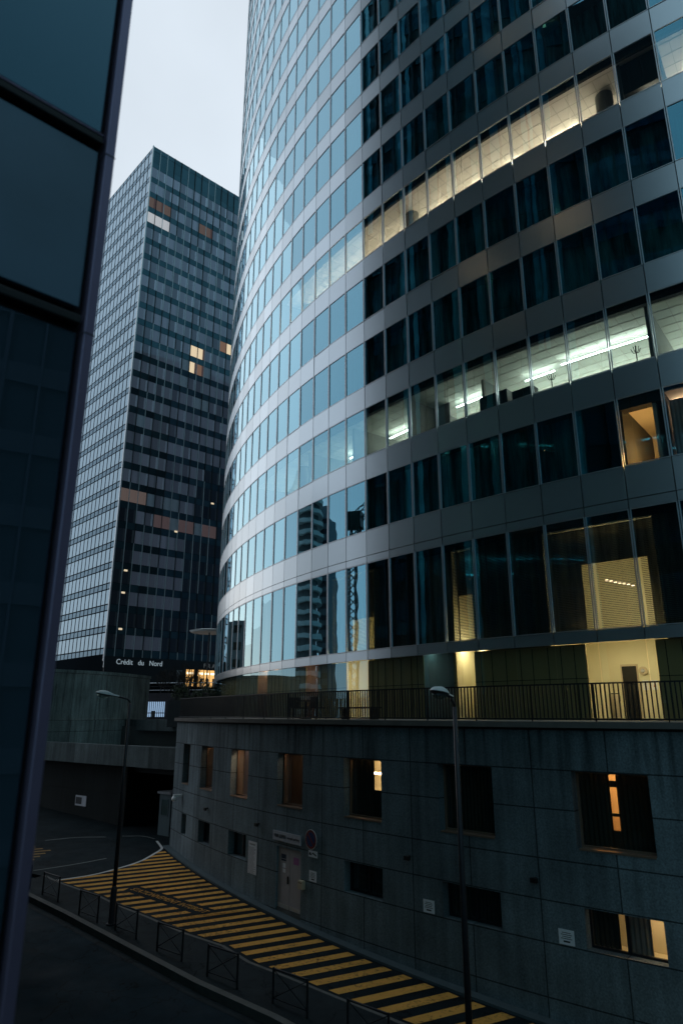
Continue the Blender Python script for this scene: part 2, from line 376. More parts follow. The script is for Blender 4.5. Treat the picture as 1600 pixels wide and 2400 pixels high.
MT['bark'] = plain('bark', (.035, .03, .027), .9, 0, .3, 9)
MT['leaf'] = plain('leaf', (.035, .055, .025), .6, 0, .3, 2, island=.5)
MT['pale_band'] = plain('balcony_band', (.85, .85, .82), .8)
MT['brown_room'] = plain('brown_room', (.34, .25, .20), .8, 0, .3, 1.5)
MT['curtain'] = plain('curtain_dark', (.055, .05, .042), .9, 0, .3, 3)
MT['blind_grey'] = plain('blind_grey', (.28, .29, .32), .8)
MT['curtain_pale'] = plain('curtain_pale', (.62, .60, .62), .9, 0, .1, 2)
MT['wood_frame'] = plain('window_frame_bronze', (.22, .15, .11), .5, .2, .1)
MT['l_white'] = emit('lamp_cool', (.84, 1.0, .93), 45.0)
MT['l_warm'] = emit('lamp_warm', (1.0, .88, .66), 40.0)
MT['l_room'] = emit('lamp_room', (1.0, .84, .52), 30.0)
MT['l_orange'] = emit('lamp_orange', (1.0, .52, .15), 380.0)
MT['l_teal'] = emit('lamp_teal', (.40, .85, .80), 3.0)
MT['l_tower'] = emit('lamp_tower', (1.0, .62, .30), 13.0)
MT['l_up'] = emit('added_fill_cool', (.86, 1.0, .90), 24.0); MT['l_fill_warm'] = emit('added_fill_warm', (1.0, .86, .68), 24.0)
MT['l_dim'] = emit('lamp_dim', (1.0, .66, .46), .9)
MT['l_brown'] = emit('lamp_brown', (1.0, .72, .46), 9.0)
MT['l_dot'] = emit('lamp_dot', (1.0, .72, .45), 5.0)
MT['l_podium'] = emit('lamp_podium', (1.0, .66, .42), 48.0)

# ================================================================== CURVED OFFICE TOWER
C = (44.9, 65.3)                       # centre of the round plan
RT = 55.8                              # facade radius
STEP = 1.56                            # degrees per bay
TH0 = -129.13                          # a joint between two bays
F0 = 8.15; FH = 3.70; GH = 2.52        # first office sill, storey height, glass height
NFL = 20
def pol(th, r, z): return (C[0] + r*math.cos(R_(th)), C[1] + r*math.sin(R_(th)), z)
tower = thing('office_tower', 'tall round glass office tower with pale metal bands and several lit floors', 'tower', (C[0], C[1], 0))
hw = RT * math.sin(R_(STEP/2)); xf = RT * math.cos(R_(STEP/2))
def pane_mesh(h, m=.012):
    b = MB(); b.poly([(xf, -hw+m, 0.02), (xf, hw-m, 0.02), (xf, hw-m, h-.02), (xf, -hw+m, h-.02)]); return b
def frame_mesh(h, t=.036, d=.035):
    b = MB(); y = hw - .018 - t/2
    for s in (-1, 1): b.box(xf-.04, xf+d, s*y - t/2, s*y + t/2, 0, h)
    b.box(xf-.04, xf+d-.004, -y+t/2, y-t/2, 0, t*.8); b.box(xf-.04, xf+d-.004, -y+t/2, y-t/2, h-t*.8, h); return b
def panel_mesh(z0, z1):
    b = MB(); b.box(xf-.09, xf+.018, -hw+.016, hw-.016, z0+.014, z1-.014); return b
def tilt(o, amt):
    """turn a facade panel a hair about its own centre, as real glazing never sits quite true"""
    d, e = random.uniform(-amt, amt), random.uniform(-amt, amt); a = o.rotation_euler.z
    o.rotation_euler = (0, e, a + d)
    o.location.x += xf*(math.cos(a) - math.cos(a+d)); o.location.y += xf*(math.sin(a) - math.sin(a+d)); o.location.z += xf*e
    return o
# what the camera sees largest: rank the bays
fw = Vector((0, math.cos(R_(16.5)), math.sin(R_(16.5)))); upv = Vector((0, -math.sin(R_(16.5)), math.cos(R_(16.5))))
def shown(th, z):
    p = Vector(pol(th, RT, z)); d = p.dot(fw)
    x, y = p.x/d, p.dot(upv)/d
    n = Vector((math.cos(R_(th)), math.sin(R_(th)), 0))
    vis = -p.normalized().dot(n)
    if abs(x) > .53 or abs(y) > .78 or vis <= 0: return 0
    return vis / p.length_squared
bays = list(range(-12, 31))            # bay k spans TH0-k*STEP .. TH0-(k+1)*STEP
def mid(k): return TH0 - (k + .5) * STEP
def mesh_of(b, name, mats):
    o = b.build(name, mats, None); me = o.data; bpy.data.objects.remove(o); return me
def inst(name, me, parent, rz=0.0, z=0.0):
    o = bpy.data.objects.new(name, me); o.rotation_euler = (0, 0, rz); o.location = (0, 0, z); return link(o, parent)
ME_PANE = mesh_of(pane_mesh(GH), 'window', MT['glass']); ME_FRAME = mesh_of(frame_mesh(GH), 'frame', MT['alu'])
ME_SPAN = mesh_of(panel_mesh(GH, FH), 'spandrel_panel', MT['spandrel'])
ME_TALL = mesh_of(pane_mesh(3.93), 'tall_window', MT['glass']); ME_TFRAME = mesh_of(frame_mesh(3.93), 'frame', MT['alu'])
def add_transformed(dst, me, rz, z, amt=0.0):
    b = len(dst.v); ca, sa = math.cos(rz), math.sin(rz); d, e = random.uniform(-amt, amt), random.uniform(-amt, amt)
    for v in me.vertices:
        x = v.co.x + d*v.co.y + e*(v.co.z - 1.2)
        dst.v.append((C[0] + ca*x - sa*v.co.y, C[1] + sa*x + ca*v.co.y, v.co.z + z))
    for p in me.polygons: dst.f.append(tuple(b + i for i in p.vertices)); dst.m.append(0)
cells = [(shown(mid(k), F0 + f*FH + 1.2), f, k) for f in range(NFL) for k in bays]
cells.sort(reverse=True); top_w = {(f, k) for s_, f, k in cells[:100] if s_ > 0}
cells = [(shown(mid(k), F0 + f*FH + 3.1), f, k) for f in range(-1, NFL) for k in bays]
cells.sort(reverse=True); top_s = {(f, k) for s_, f, k in cells[:100] if s_ > 0}
rw, rf, rs = MB(), MB(), MB()
for f in range(NFL):
    z = F0 + f*FH
    for k in bays:
        a = R_(mid(k))
        if (f, k) in top_w:
            wd = tilt(inst('window', ME_PANE, tower, a, z), .003); inst('frame', ME_FRAME, wd, 0, 0)
        else:
            add_transformed(rw, ME_PANE, a, z, .0035); add_transformed(rf, ME_FRAME, a, z)
        if (f, k) in top_s: tilt(inst('spandrel_panel', ME_SPAN, tower, a, z), .003)
        else: add_transformed(rs, ME_SPAN, a, z)
tag(rw.build('window_grid', MT['glass'], tower), kind='stuff')
tag(rf.build('frame_grid', MT['alu'], tower), kind='stuff')
# lower tall storey, strips and the glazed ground storey
ME_SP1 = mesh_of(panel_mesh(6.97, 8.15), 'spandrel_panel', MT['spandrel'])
ME_SP2 = mesh_of(panel_mesh(6.635, 6.97), 'strip_panel', MT['spandrel'])
ME_SP3 = mesh_of(panel_mesh(2.28, 2.70), 'band_panel', MT['spandrel'])
def ground_pane(z0, z1):
    b = MB(); m = .010; b.poly([(xf, -hw+m, z0), (xf, hw-m, z0), (xf, hw-m, z1), (xf, -hw+m, z1)]); return b
ME_GP = mesh_of(ground_pane(-.18, 2.27), 'shopfront_pane', MT['glass_clear'])
for k in bays:
    a = R_(mid(k))
    if (-1, k) in top_s: inst('spandrel_panel', ME_SP1, tower, a)
    else: add_transformed(rs, ME_SP1, a, 0)
    inst('strip_panel', ME_SP2, tower, a); inst('band_panel', ME_SP3, tower, a)
    wd = tilt(inst('tall_window', ME_TALL, tower, a, 2.70), .002); inst('frame', ME_TFRAME, wd)
    inst('shopfront_pane', ME_GP, tower, a)
tag(rs.build('spandrel_grid', MT['spandrel'], tower), kind='stuff')
# structure behind the skin: slabs, dark backing, core, columns
T_A, T_B, NS = -176.0, -110.0, 66
sb, bk = MB(), MB()
for f in range(-1, NFL + 1):
    z = F0 + f*FH if f >= 0 else 2.36
    if f == NFL: z = F0 + NFL*FH
    zb = z - (1.12 if f > 0 else (1.46 if f == 0 else 0.05))
    sb.ring(C, 46.0, RT-.30 if f >= 0 else RT-3.4, z-.85 if f >= 0 else 2.50, z-.06 if f >= 0 else 2.66, T_A, T_B, NS)
    bk.arc(C, RT-.16, zb, z-.02 if f >= 0 else 2.68, T_A, T_B, NS)
sb.build('floor_slab', MT['slab'], tower)
bk.build('facade_backing', MT['gap'], tower)
co = MB(); co.ring(C, 45.0, 46.2, -9, F0 + NFL*FH, T_A, T_B, NS)
co.build('core_wall', MT['slab'], tower)
bw = MB()                              # blank end walls and back of the tower, out of the picture
for a in (T_A, T_B):
    p, q = pol(a, 45.0, 0), pol(a, RT, 0)
    bw.poly([(p[0], p[1], -9), (q[0], q[1], -9), (q[0], q[1], 83), (p[0], p[1], 83)])
bw.arc(C, RT, -.2, 83, T_B, 360 + T_A, 90)
bw.build('rear_facade', MT['far_sp0'], tower)
rb = MB(); rb.ring(C, .5, RT-.05, F0 + NFL*FH, F0 + NFL*FH + 1.2, 0, 360, 120); rb.build('roof', MT['slab'], tower)
# columns every 8 degrees
for th in (-128.5, -139.5, -150.5, -161.5, -117.5):
    b = MB(); p = pol(th, 54.15, 0); b.tube([(p[0], p[1], 15.0 if th == -128.5 else -9), (p[0], p[1], 60)], .36, 16); b.build('column', MT['core'], tower, smooth=True)
def hang_strip(th0, th1, r, z, mat, name='ceiling_light', h=.035, wdt=.06):
    n = max(1, int(abs(th1-th0)/.5)); b = MB(); b.ring(C, r-wdt/2, r+wdt/2, z-h/2, z+h/2, min(th0, th1), max(th0, th1), n)
    return b.build(name, mat, tower)
def partition(th, r0, r1, z0, z1, mat, name='partition_wall', t=.06):
    b = MB(); p, q = Vector(pol(th, r0, 0)), Vector(pol(th, r1, 0)); d = (q-p); n = Vector((-d.y, d.x, 0)).normalized()*t
    b.obox(((p+q)/2)+Vector((0, 0, (z0+z1)/2)), d/2, n, (0, 0, (z1-z0)/2)); return b.build(name, mat, tower)
def kth(k): return TH0 - k*STEP
# ---- lit storey 1: long office under cool strip lights
z1 = F0 + FH
b = MB(); b.ring(C, 46.3, 55.40, z1+2.36, z1+2.40, kth(17), kth(-8), 50); b.build('ceiling', MT['ceil'], tower)
b = MB(); b.ring(C, 55.40, RT-.2, z1+2.27, z1+2.44, kth(17), kth(-8), 50); b.build('window_head', MT['gap'], tower)
b = MB(); b.arc(C, 49.6, z1-.05, z1+2.36, kth(17), kth(-8), 50); b.build('office_wall', MT['curtain_pale'], tower)
b = MB(); b.ring(C, 49.6, RT-.25, z1-.10, z1-.03, kth(17), kth(-8), 50); b.build('office_floor', MT['core'], tower)
for (a0, a1, r) in ((8.9, 7.9, 53.0), (7.75, 6.75, 53.0), (5.6, 4.15, 53.2), (3.05, 2.1, 53.2), (1.8, -.75, 53.5), (13.4, 12.6, 53), (11.4, 10.2, 53.0), (-1.7, -5, 53.2)):
    hang_strip(kth(a0), kth(a1), r, z1+2.10, MT['l_white'], h=.03, wdt=.045)
hang_strip(kth(17), kth(-8), 51.2, z1+1.0, MT['l_up'], 'added_fill_strip', h=.06, wdt=.22)  # unseen glowing strip added to brighten the office ceiling
for (a0, r0, r1) in ((6.45, 50, 55.2), (4.1, 50, 54.2), (-.85, 49.8, 55.3), (9.3, 50, 55), (12.2, 50, 55)):
    partition(kth(a0), r0, r1, z1, z1+2.36, MT['core'])
b = MB(); b.ring(C, 53.4, 53.45, z1, z1+2.36, kth(6.4), kth(5.75), 3); b.build('glass_screen', MT['blind_grey'], tower)
for (a0, a1, h) in ((4.0, 3.1, 1.25), (2.95, 2.3, 1.0)):
    cb = MB(); cb.ring(C, 54.3, 54.75, z1-.03, z1-.03+h, kth(a0), kth(a1), 3)
    p = pol(kth((a0+a1)/2), 54.5, z1)
    o = cb.build('cabinet', MT['dark_metal'], None, bevel=.01)
    tag(o, 'wide dark cabinet standing behind the cool lit office window' if h > 1.1 else 'low dark cabinet behind the cool lit window, right of the wider one', 'cabinet', 'cabinets in the cool lit office')
def coat_rack(th, label):
    p = Vector(pol(th, 54.9, z1-.03)); t = thing('coat_rack', label, 'coat rack', p, 0, 'coat racks in the cool lit office')
    b = MB(); b.tube([(0, 0, 0), (0, 0, 1.15)], .022, 8); b.build('pole', MT['black'], t, local=True)
    b = MB()
    for i in range(5):
        a = i*2*math.pi/5; b.tube([(0, 0, .85), (.10*math.cos(a), .10*math.sin(a), .88), (.17*math.cos(a), .17*math.sin(a), 1.06)], .014, 6)
    b.build('hook', MT['black'], t, local=True)
    b = MB()
    for i in range(4):
        a = i*math.pi/2; b.tube([(0, 0, .10), (.20*math.cos(a), .20*math.sin(a), .01)], .014, 6)
    b.build('foot', MT['black'], t, local=True)
coat_rack(kth(1.72), 'thin black coat rack in the cool lit window beside the cabinets')
coat_rack(kth(-.45), 'thin black coat rack near the right end of the long cool strip light')
# ---- lit storey 4: warm office
z4 = F0 + 4*FH
b = MB(); b.ring(C, 46.3, 55.46, z4+2.36, z4+2.40, kth(14), kth(-4), 40); b.build('ceiling', MT['ceil_warm'], tower)
b = MB(); b.ring(C, 55.46, RT-.2, z4+2.29, z4+2.44, kth(14), kth(-4), 40); b.build('window_head', MT['gap'], tower)
b = MB(); b.arc(C, 50.6, z4-.05, z4+2.36, kth(14), kth(-4), 40); b.build('office_wall', MT['cream'], tower)
b = MB(); b.ring(C, 50.6, RT-.25, z4-.10, z4-.03, kth(14), kth(-4), 40); b.build('office_floor', MT['core'], tower)
for (a0, a1) in ((12.5, 12.1), (11.3, 10.9), (9.9, 9.5), (8.55, 8.1), (7.4, 7.0), (5.75, 5.35), (4.35, 3.8), (3.0, 2.45), (1.65, 1.0), (.85, .5), (-2.6, -3.2)):
    hang_strip(kth(a0), kth(a1), 53.35, z4+2.26, MT['l_warm'], h=.06, wdt=.14)
hang_strip(kth(14), kth(-.95), 53.1, z4+.55, MT['l_fill_warm'], 'added_fill_strip', h=.06, wdt=.22); hang_strip(kth(-2.05), kth(-4), 53.1, z4+.55, MT['l_fill_warm'], 'added_fill_strip', h=.06, wdt=.22)  # more unseen strips, added to even out the warm ceiling
for a0 in (-1.02, -1.98): partition(kth(a0), 50.6, 55.3, z4, z4+2.36, MT['slab'])
b = MB(); b.ring(C, 54.2, 55.2, z4+.85, z4+2.40, kth(-1.05), kth(-1.95), 3); b.build('blind_box', MT['gap'], tower); hang_strip(kth(-1.5), kth(-1.93), 54.95, z4+.62, MT['l_warm'], h=.08, wdt=.12)
b = MB(); b.ring(C, 54.4, 54.9, z4-.03, z4+.42, kth(2.05), kth(1.75), 2)
tag(b.build('cabinet', MT['black'], None), 'small black cabinet low behind the warm lit office window', 'cabinet')
for zc_, ka, kb in ((z1, 17, -8), (z4, 14, -4)):
    b = MB()
    for i in range(9): b.ring(C, 50.4 + i*.6, 50.425 + i*.6, zc_+2.345, zc_+2.358, kth(ka), kth(kb), 40)
    t_ = kth(ka)
    while t_ < kth(kb):
        b.ring(C, 50.4, 55.15, zc_+2.347, zc_+2.357, t_, t_+.026, 1); t_ += .62
    b.build('ceiling_grid', MT['grid'], tower)
# ---- orange room at the right of the first storey, and the curtained room beside it
z0 = F0
b = MB(); b.ring(C, 51.6, 55.2, z0+2.42, z0+2.46, kth(.02), kth(-.75), 3); b.arc(C, 51.6, z0-.1, z0+2.42, kth(.02), kth(-.75), 3); b.ring(C, 51.6, 55.6, z0-.1, z0-.04, kth(.02), kth(-.75), 3)
b.build('orange_room', MT['ceil_warm'], tower)
b = MB(); b.ring(C, 55.2, 55.6, z0+2.16, z0+2.5, kth(0), kth(-.98), 3); b.build('window_head', MT['gap'], tower)
partition(kth(.0), 51.6, 55.5, z0, z0+2.44, MT['slab']); partition(kth(-.76), 51.6, 55.5, z0, z0+2.44, MT['ceil_warm']); partition(kth(-.98), 51.6, 55.5, z0, z0+2.44, MT['slab'])
hang_strip(kth(-.62), kth(-.70), 54.4, z0+.75, MT['l_orange'], 'desk_lamp', h=.16, wdt=.14)
b = MB()
for i in range(22):
    a = kth(-1.05 - i*.045); r = 55.25 + (.06 if i % 2 else 0)
    a2 = kth(-1.05 - (i+1)*.045); r2 = 55.25 + (.06 if (i+1) % 2 else 0)
    p, q = pol(a, r, 0), pol(a2, r2, 0); b.poly([(p[0], p[1], z0), (q[0], q[1], z0), (q[0], q[1], z0+2.2), (p[0], p[1], z0+2.2)])
b.build('curtain', MT['curtain_pale'], tower); hang_strip(kth(-1.1), kth(-1.95), 54.6, z0+2.2, MT['l_podium'])
b = MB(); b.arc(C, 53.9, z0-.1, z0+2.45, kth(-.98), kth(-2.05), 3); b.ring(C, 53.9, 55.6, z0+2.42, z0+2.46, kth(-.98), kth(-2.05), 3); b.build('office_wall', MT['ceil_warm'], tower)
MT['sheer'] = streak_fabric('sheer_curtain', (.07, .30, .35), .10); MT['sheer_tall'] = streak_fabric('dark_drape', (.36, .35, .28), .25, 3.2)
far_cur = MB()
for f in (0, 2, 3, 5, 6, 7, 8, 9):
    for k in range(-7, 10):
        if f == 0 and k <= 0 and k > -4: continue
        zf = F0 + f*FH; own = f < 8 and -4 <= k <= 8; b = MB() if own else far_cur; dr = random.uniform(-.12, .12)
        b.arc(C, 55.25 + dr, zf - .05, zf + GH + .05, kth(k+1)-.02, kth(k)+.02, 3)
        if own: b.build('curtain', MT['sheer'], tower)
tag(far_cur.build('curtain_row', MT['sheer'], tower), kind='stuff')
# small lamps glimpsed in dark rooms
for (th, r, z) in ((-133.35, 53.6, F0+2.38), (-133.2, 53.2, F0+2.38)):
    hang_strip(th, th-.25, r, z, MT['l_dot'], h=.03, wdt=.05)
for (th, r, z) in ((-132.2, 54.4, 6.15), (-130.25, 54.2, 6.12), (-133.9, 54.4, 6.2), (-144.6, 54.3, 5.9), (-142.4, 54.3, 5.6)):
    hang_strip(th, th-.20, r, z, MT['l_dot'], h=.03, wdt=.07)

# ---- ground storey: dark panelling with lit rooms behind openings, blinds in the tall storey
LIT = [(-131.30, -128.95), (-136.80, -135.90), (-143.70, -142.05), (-147.4, -146.2), (-153.9, -152.3), (-138.55, -136.95)]
edges = sorted([T_A] + [x for a in LIT for x in a] + [T_B])
pn = MB(); pj = MB()
RP = 55.42
for i in range(0, len(edges), 2):
    a0, a1 = edges[i], edges[i+1]
    pn.ring(C, RP-.05, RP, -.2, 2.30, a0, a1, max(2, int((a1-a0)/.5)))
    t = a0 + .3
    while t < a1 - .1:
        pj.ring(C, RP, RP+.012, -.2, 2.25, t, t+.022, 1); t += random.choice((.36, .5, .5, .62))
    pj.ring(C, RP, RP+.010, 1.15, 1.17, a0, a1, max(2, int((a1-a0)/.5)))
tag(pn.build('inner_panelling', MT['olive'], tower), kind='stuff'); pj.build('panel_joint', MT['gap'], tower)
def lit_room(a0, a1, zc, lampm, wallm, depth=2.6, ext=1.3):
    o0, o1 = a0, a1; a0, a1 = a0 - ext, a1 + ext*.3; n = max(2, int((a1-a0)/.4)); rb_ = RP - depth
    b = MB(); b.arc(C, rb_, -.2, zc, a0, a1, n)
    b.ring(C, rb_, RP-.06, -.26, -.2, a0, a1, n); b.ring(C, rb_, RP-.06, zc, zc+.05, a0, a1, n)
    for a in (a0, a1):
        p, q = pol(a, rb_, 0), pol(a, RP-.06, 0); b.poly([(p[0], p[1], -.2), (q[0], q[1], -.2), (q[0], q[1], zc), (p[0], p[1], zc)])
    b.build('lobby_room', wallm, tower)
    am = (o0+o1)/2; d = (o1-o0)*.5 + .25
    hang_strip(am-d, am+d, RP-.56, 2.50, lampm, 'ceiling_light', h=.03, wdt=.25)
for i, (a0, a1) in enumerate(LIT):
    lit_room(a0, a1, 6.4 if i < 3 else 2.62, MT['l_room'] if i < 3 else (MT['l_brown'] if i < 5 else MT['l_teal']), MT['cream'] if i < 3 else (MT['brown_room'] if i < 5 else MT['blind_grey']), ext=1.3 if i in (0, 2) else (.9 if i == 3 else .06))
for j in range(7):
    t_ = -130.56 + j*.15; hang_strip(t_, t_+.09, 54.8, 4.50 - j*.047, MT['l_dot'], 'spot_light', h=.05, wdt=.06)
RB = RP - 2.6
b = MB(); b.ring(C, RB+.01, RB+.06, -.2, 1.66, -131.04, -130.49, 2); b.build('lobby_door', MT['black'], tower)
b = MB(); b.ring(C, RB+.01, RB+.05, -.2, 1.73, -131.09, -131.04, 1); b.ring(C, RB+.01, RB+.05, -.2, 1.73, -130.49, -130.44, 1); b.ring(C, RB+.01, RB+.05, 1.66, 1.73, -131.04, -130.49, 2); b.build('door_frame', MT['beige'], tower)
p = Vector(pol(-130.24, RB+.03, 1.48)); nrm = Vector((math.cos(R_(-130.24)), math.sin(R_(-130.24)), 0))
t = thing('wall_lamp', 'small round wall lamp beside the dark door in the yellow lit lobby', 'lamp', p)
b = MB(); b.tube([(0, 0, 0), nrm*.05], .15, 16); b.build('base', MT['beige'], t, local=True)
b = MB(); b.tube([nrm*.05, nrm*.09], [.07, .05], 12); b.build('bulb', MT['offwhite'], t, local=True)
for th, lb in ((-129.89, 'white notice with an orange mark on the yellow lobby wall, nearer the dark edge'), (-130.22, 'white notice with an orange mark on the yellow lobby wall, nearer the black door')):
    p = Vector(pol(th, RB+.02, .98)); nrm = Vector((math.cos(R_(th)), math.sin(R_(th)), 0)); tx = Vector((-nrm.y, nrm.x, 0))
    t = thing('notice', lb, 'notice', p, 0, 'notices in the lit lobby')
    b = MB(); b.obox((0, 0, 0), tx*.10, nrm*.008, (0, 0, .17)); b.build('sheet', MT['white'], t, local=True)
    b = MB(); b.poly([nrm*.011+tx*-.03+Vector((0, 0, -.07)), nrm*.011+tx*.04+Vector((0, 0, -.07)), nrm*.011+Vector((0, 0, .08))]); b.build('mark', plain('orange_mark', (.7, .2, .03)), t, local=True)
p = Vector(pol(-130.93, 54.2, -.2)); t = thing('pedestal', 'cream pedestal box standing in the yellow lit lobby behind the railing', 'pedestal', p, R_(20))
b = MB(); b.box(-.12, .12, -.15, .15, 0, .86); b.build('column', MT['beige'], t, local=True, bevel=.01)
b = MB(); b.box(-.05, .15, -.10, .10, .86, .89); b.box(.12, .19, -.08, .08, .62, .80); b.build('card_reader', MT['black'], t, local=True)
# venetian blinds in the tall storey
sl_t = MB()
for i in range(64):
    z = .05 + i*.0605; cz, sz = .020, .017
    sl_t.poly([(xf-.42-.018, -hw+.05, z+sz), (xf-.42+.018, -hw+.05, z-sz), (xf-.42+.018, hw-.05, z-sz), (xf-.42-.018, hw-.05, z+sz)])
ME_BL = mesh_of(sl_t, 'venetian_blind', MT['slat'])
for k in bays:
    if k in (5,): continue
    if -6 <= k <= 16: inst('venetian_blind', ME_BL, tower, R_(mid(k)), 2.70)
# dark lining behind the tall storey between lit rooms
ln_ = MB()
for i in range(0, len(edges), 2):
    ln_.arc(C, 55.05, 2.6, 6.5, edges[i], edges[i+1], max(2, int((edges[i+1]-edges[i])/.6)))
for (a0, a1), zc_ in zip(LIT, (5.1, 4.6, 4.3, 2.6, 2.6, 2.6)): ln_.arc(C, 55.05, zc_, 6.5, a0, a1, 4)
ln_.build('inner_wall', MT['sheer_tall'], tower)

# ================================================================== PODIUM BUILDING UNDER THE TERRACE
RWL = 60.0; PA, PB = -153.7, -112.0
podium = thing('podium_building', 'curved dark concrete building with square recessed windows under the terrace', 'building', (C[0], C[1], 0))
UP = [(-130.25, -128.37), (-134.36, -132.53), (-138.36, -136.60), (-142.2, -140.58), (-145.95, -144.40), (-149.35, -147.85), (-152.1, -151.0), (-126.1, -124.2), (-122.0, -120.1)]
LO = [(-130.22, -128.40), (-134.34, -132.48), (-138.33, -136.60), (-145.93, -144.36), (-149.25, -147.85), (-151.75, -151.0), (-126.1, -124.2)]
DOOR = (-142.12, -140.60, -7.05, -4.80)
ops = [(a, b_, -3.36, -1.47) for a, b_ in UP] + [(a, b_, -5.67, -4.73) for a, b_ in LO] + [DOOR]
def segs(lo, hi, cuts, mx):
    c = sorted(set([lo, hi] + [x for x in cuts if lo < x < hi])); out = []
    for i in range(len(c)-1):
        n = max(1, int(math.ceil((c[i+1]-c[i])/mx))); out += [c[i] + (c[i+1]-c[i])*j/n for j in range(n)]
    return out + [hi]
ths = segs(PA, PB, [x for o in ops for x in o[:2]], 0.9); zs = segs(-9.5, -.42, [x for o in ops for x in o[2:]], 99)
wl = MB()
def quad_arc(b, r, a0, a1, z0_, z1_, m=0):
    p, q = pol(a0, r, 0), pol(a1, r, 0)
    b.poly([(p[0], p[1], z0_), (q[0], q[1], z0_), (q[0], q[1], z1_), (p[0], p[1], z1_)], m, [(R_(a0)*RWL, z0_), (R_(a1)*RWL, z0_), (R_(a1)*RWL, z1_), (R_(a0)*RWL, z1_)])
for i in range(len(ths)-1):
    for j in range(len(zs)-1):
        am, zm = (ths[i]+ths[i+1])/2, (zs[j]+zs[j+1])/2
        if any(o[0] < am < o[1] and o[2] < zm < o[3] for o in ops): continue
        quad_arc(wl, RWL, ths[i], ths[i+1], zs[j], zs[j+1])
RV = 59.68
def reveal(b, a0, a1, z0_, z1_):
    for a in (a0, a1):
        p, q = pol(a, RWL, 0), pol(a, RV, 0)
        b.poly([(p[0], p[1], z0_), (q[0], q[1], z0_), (q[0], q[1], z1_), (p[0], p[1], z1_)], 0, [(R_(a)*RWL+.5, z0_), (R_(a)*RWL+.8, z0_), (R_(a)*RWL+.8, z1_), (R_(a)*RWL+.5, z1_)])
    for z in (z0_, z1_):
        p, q, r, s_ = pol(a0, RWL, z), pol(a1, RWL, z), pol(a1, RV, z), pol(a0, RV, z)
        b.poly([p, q, r, s_], 0, [(R_(a0)*RWL, z+.2), (R_(a1)*RWL, z+.2), (R_(a1)*RWL, z+.4), (R_(a0)*RWL, z+.4)])
for o in ops: reveal(wl, *o)
p, q = pol(PA, RWL, 0), pol(PA, 46, 0)
wl.poly([(p[0], p[1], -9.5), (q[0], q[1], -9.5), (q[0], q[1], -.42), (p[0], p[1], -.42)], 0, [(0.4, -9.5), (14.4, -9.5), (14.4, -.42), (.4, -.42)])
JZ = (-1.46, -2.46, -3.70, -4.70, -5.69, -6.94)
MT['podium'] = concrete_panels('podium_concrete', (.165, .212, .240), None, 2.03*math.pi/180*RWL, R_(-129.3)*RWL, JZ)
wl.build('wall', MT['podium'], podium)
bk = MB(); bk.arc(C, 57.6, -9.5, -.4, PA, PB, 60); bk.build('inner_wall', MT['curtain'], podium)
ts = MB(); ts.ring(C, 46, 60.16, -.36, -.20, PA-.05, PB, 70); ts.build('terrace_slab', plain('terrace_edge', (.16, .15, .14), .9, 0, .3, 2), podium)
ts = MB(); ts.ring(C, 59.3, 60.03, -.425, -.36, PA-.02, PB, 70); ts.build('cornice', MT['gap'], podium)
def pod_window(a0, a1, z0_, z1_, panes=1, frame='wood_frame', pane='pane_dark'):
    r = RV - .02; b = MB()
    am = [a0 + (a1-a0)*i/panes for i in range(panes+1)]
    b.arc(C, r, z0_+.05, z1_-.05, a0+.04, a1-.04, 4)
    wd = b.build('window', MT[pane], podium)
    f = MB(); d = .055
    da = math.degrees(d/RWL)
    f.ring(C, r-.03, r+.05, z0_, z0_+d, a0, a1, 4); f.ring(C, r-.03, r+.05, z1_-d, z1_, a0, a1, 4)
    for i, a in enumerate(am):
        aa = a if 0 < i < panes else (a + da/2 if i == 0 else a - da/2); wfac = 1.0 if i in (0, panes) else 1.7
        f.ring(C, r-.03, r+.05, z0_+d, z1_-d, aa-da*wfac/2, aa+da*wfac/2, 1)
    f.build('frame', MT[frame], wd)
    if panes == 1:
        s_ = MB(); s_.ring(C, RV+.06, RWL+.02, z0_-.03, z0_+.015, a0+.06, a1-.02, 4); s_.build('sill', MT['wood_frame'], wd)
    return wd
def pod_room(a0, a1, z0_, z1_, depth, wallm, lampm, lz=None, lw_=.3, la=None):
    b = MB(); r0 = RV-.08-depth; n = 4
    b.arc(C, r0, z0_-.2, z1_+.3, a0-1.0, a1+.1, n); b.ring(C, r0, RV-.09, z1_+.3, z1_+.34, a0-1.0, a1+.1, n); b.ring(C, r0, RV-.09, z0_-.24, z0_-.2, a0-1.0, a1+.1, n)
    for a in (a0-1.0, a1+.1):
        p, q = pol(a, r0, 0), pol(a, RV-.09, 0); b.poly([(p[0], p[1], z0_-.2), (q[0], q[1], z0_-.2), (q[0], q[1], z1_+.3), (p[0], p[1], z1_+.3)])
    b.build('room', MT[wallm], podium)
    if lampm:
        la = la if la is not None else (a0+a1)/2
        b = MB(); b.ring(C, r0+depth*.45, r0+depth*.45+.15, z1_+.2, z1_+.25, la-lw_, la+lw_, 2); b.build('ceiling_light', MT[lampm], podium)
def curtain(a0, a1, z0_, z1_, mat='curtain', r=RV-.3, name='curtain'):
    b = MB(); n = max(3, int((a1-a0)/.06))
    for i in range(n):
        t0, t1 = a0+(a1-a0)*i/n, a0+(a1-a0)*(i+1)/n; r0, r1 = r+(.02 if i % 2 else -.02), r+(.02 if (i+1) % 2 else -.02)
        p, q = pol(t0, r0, 0), pol(t1, r1, 0); b.poly([(p[0], p[1], z0_), (q[0], q[1], z0_), (q[0], q[1], z1_), (p[0], p[1], z1_)])
    b.build(name, MT[mat], podium)
for a, b_ in UP: pod_window(a, b_, -3.36, -1.47)
for i, (a, b_) in enumerate(LO): pod_window(a, b_, -5.67, -4.73, 2, frame='dark_metal')
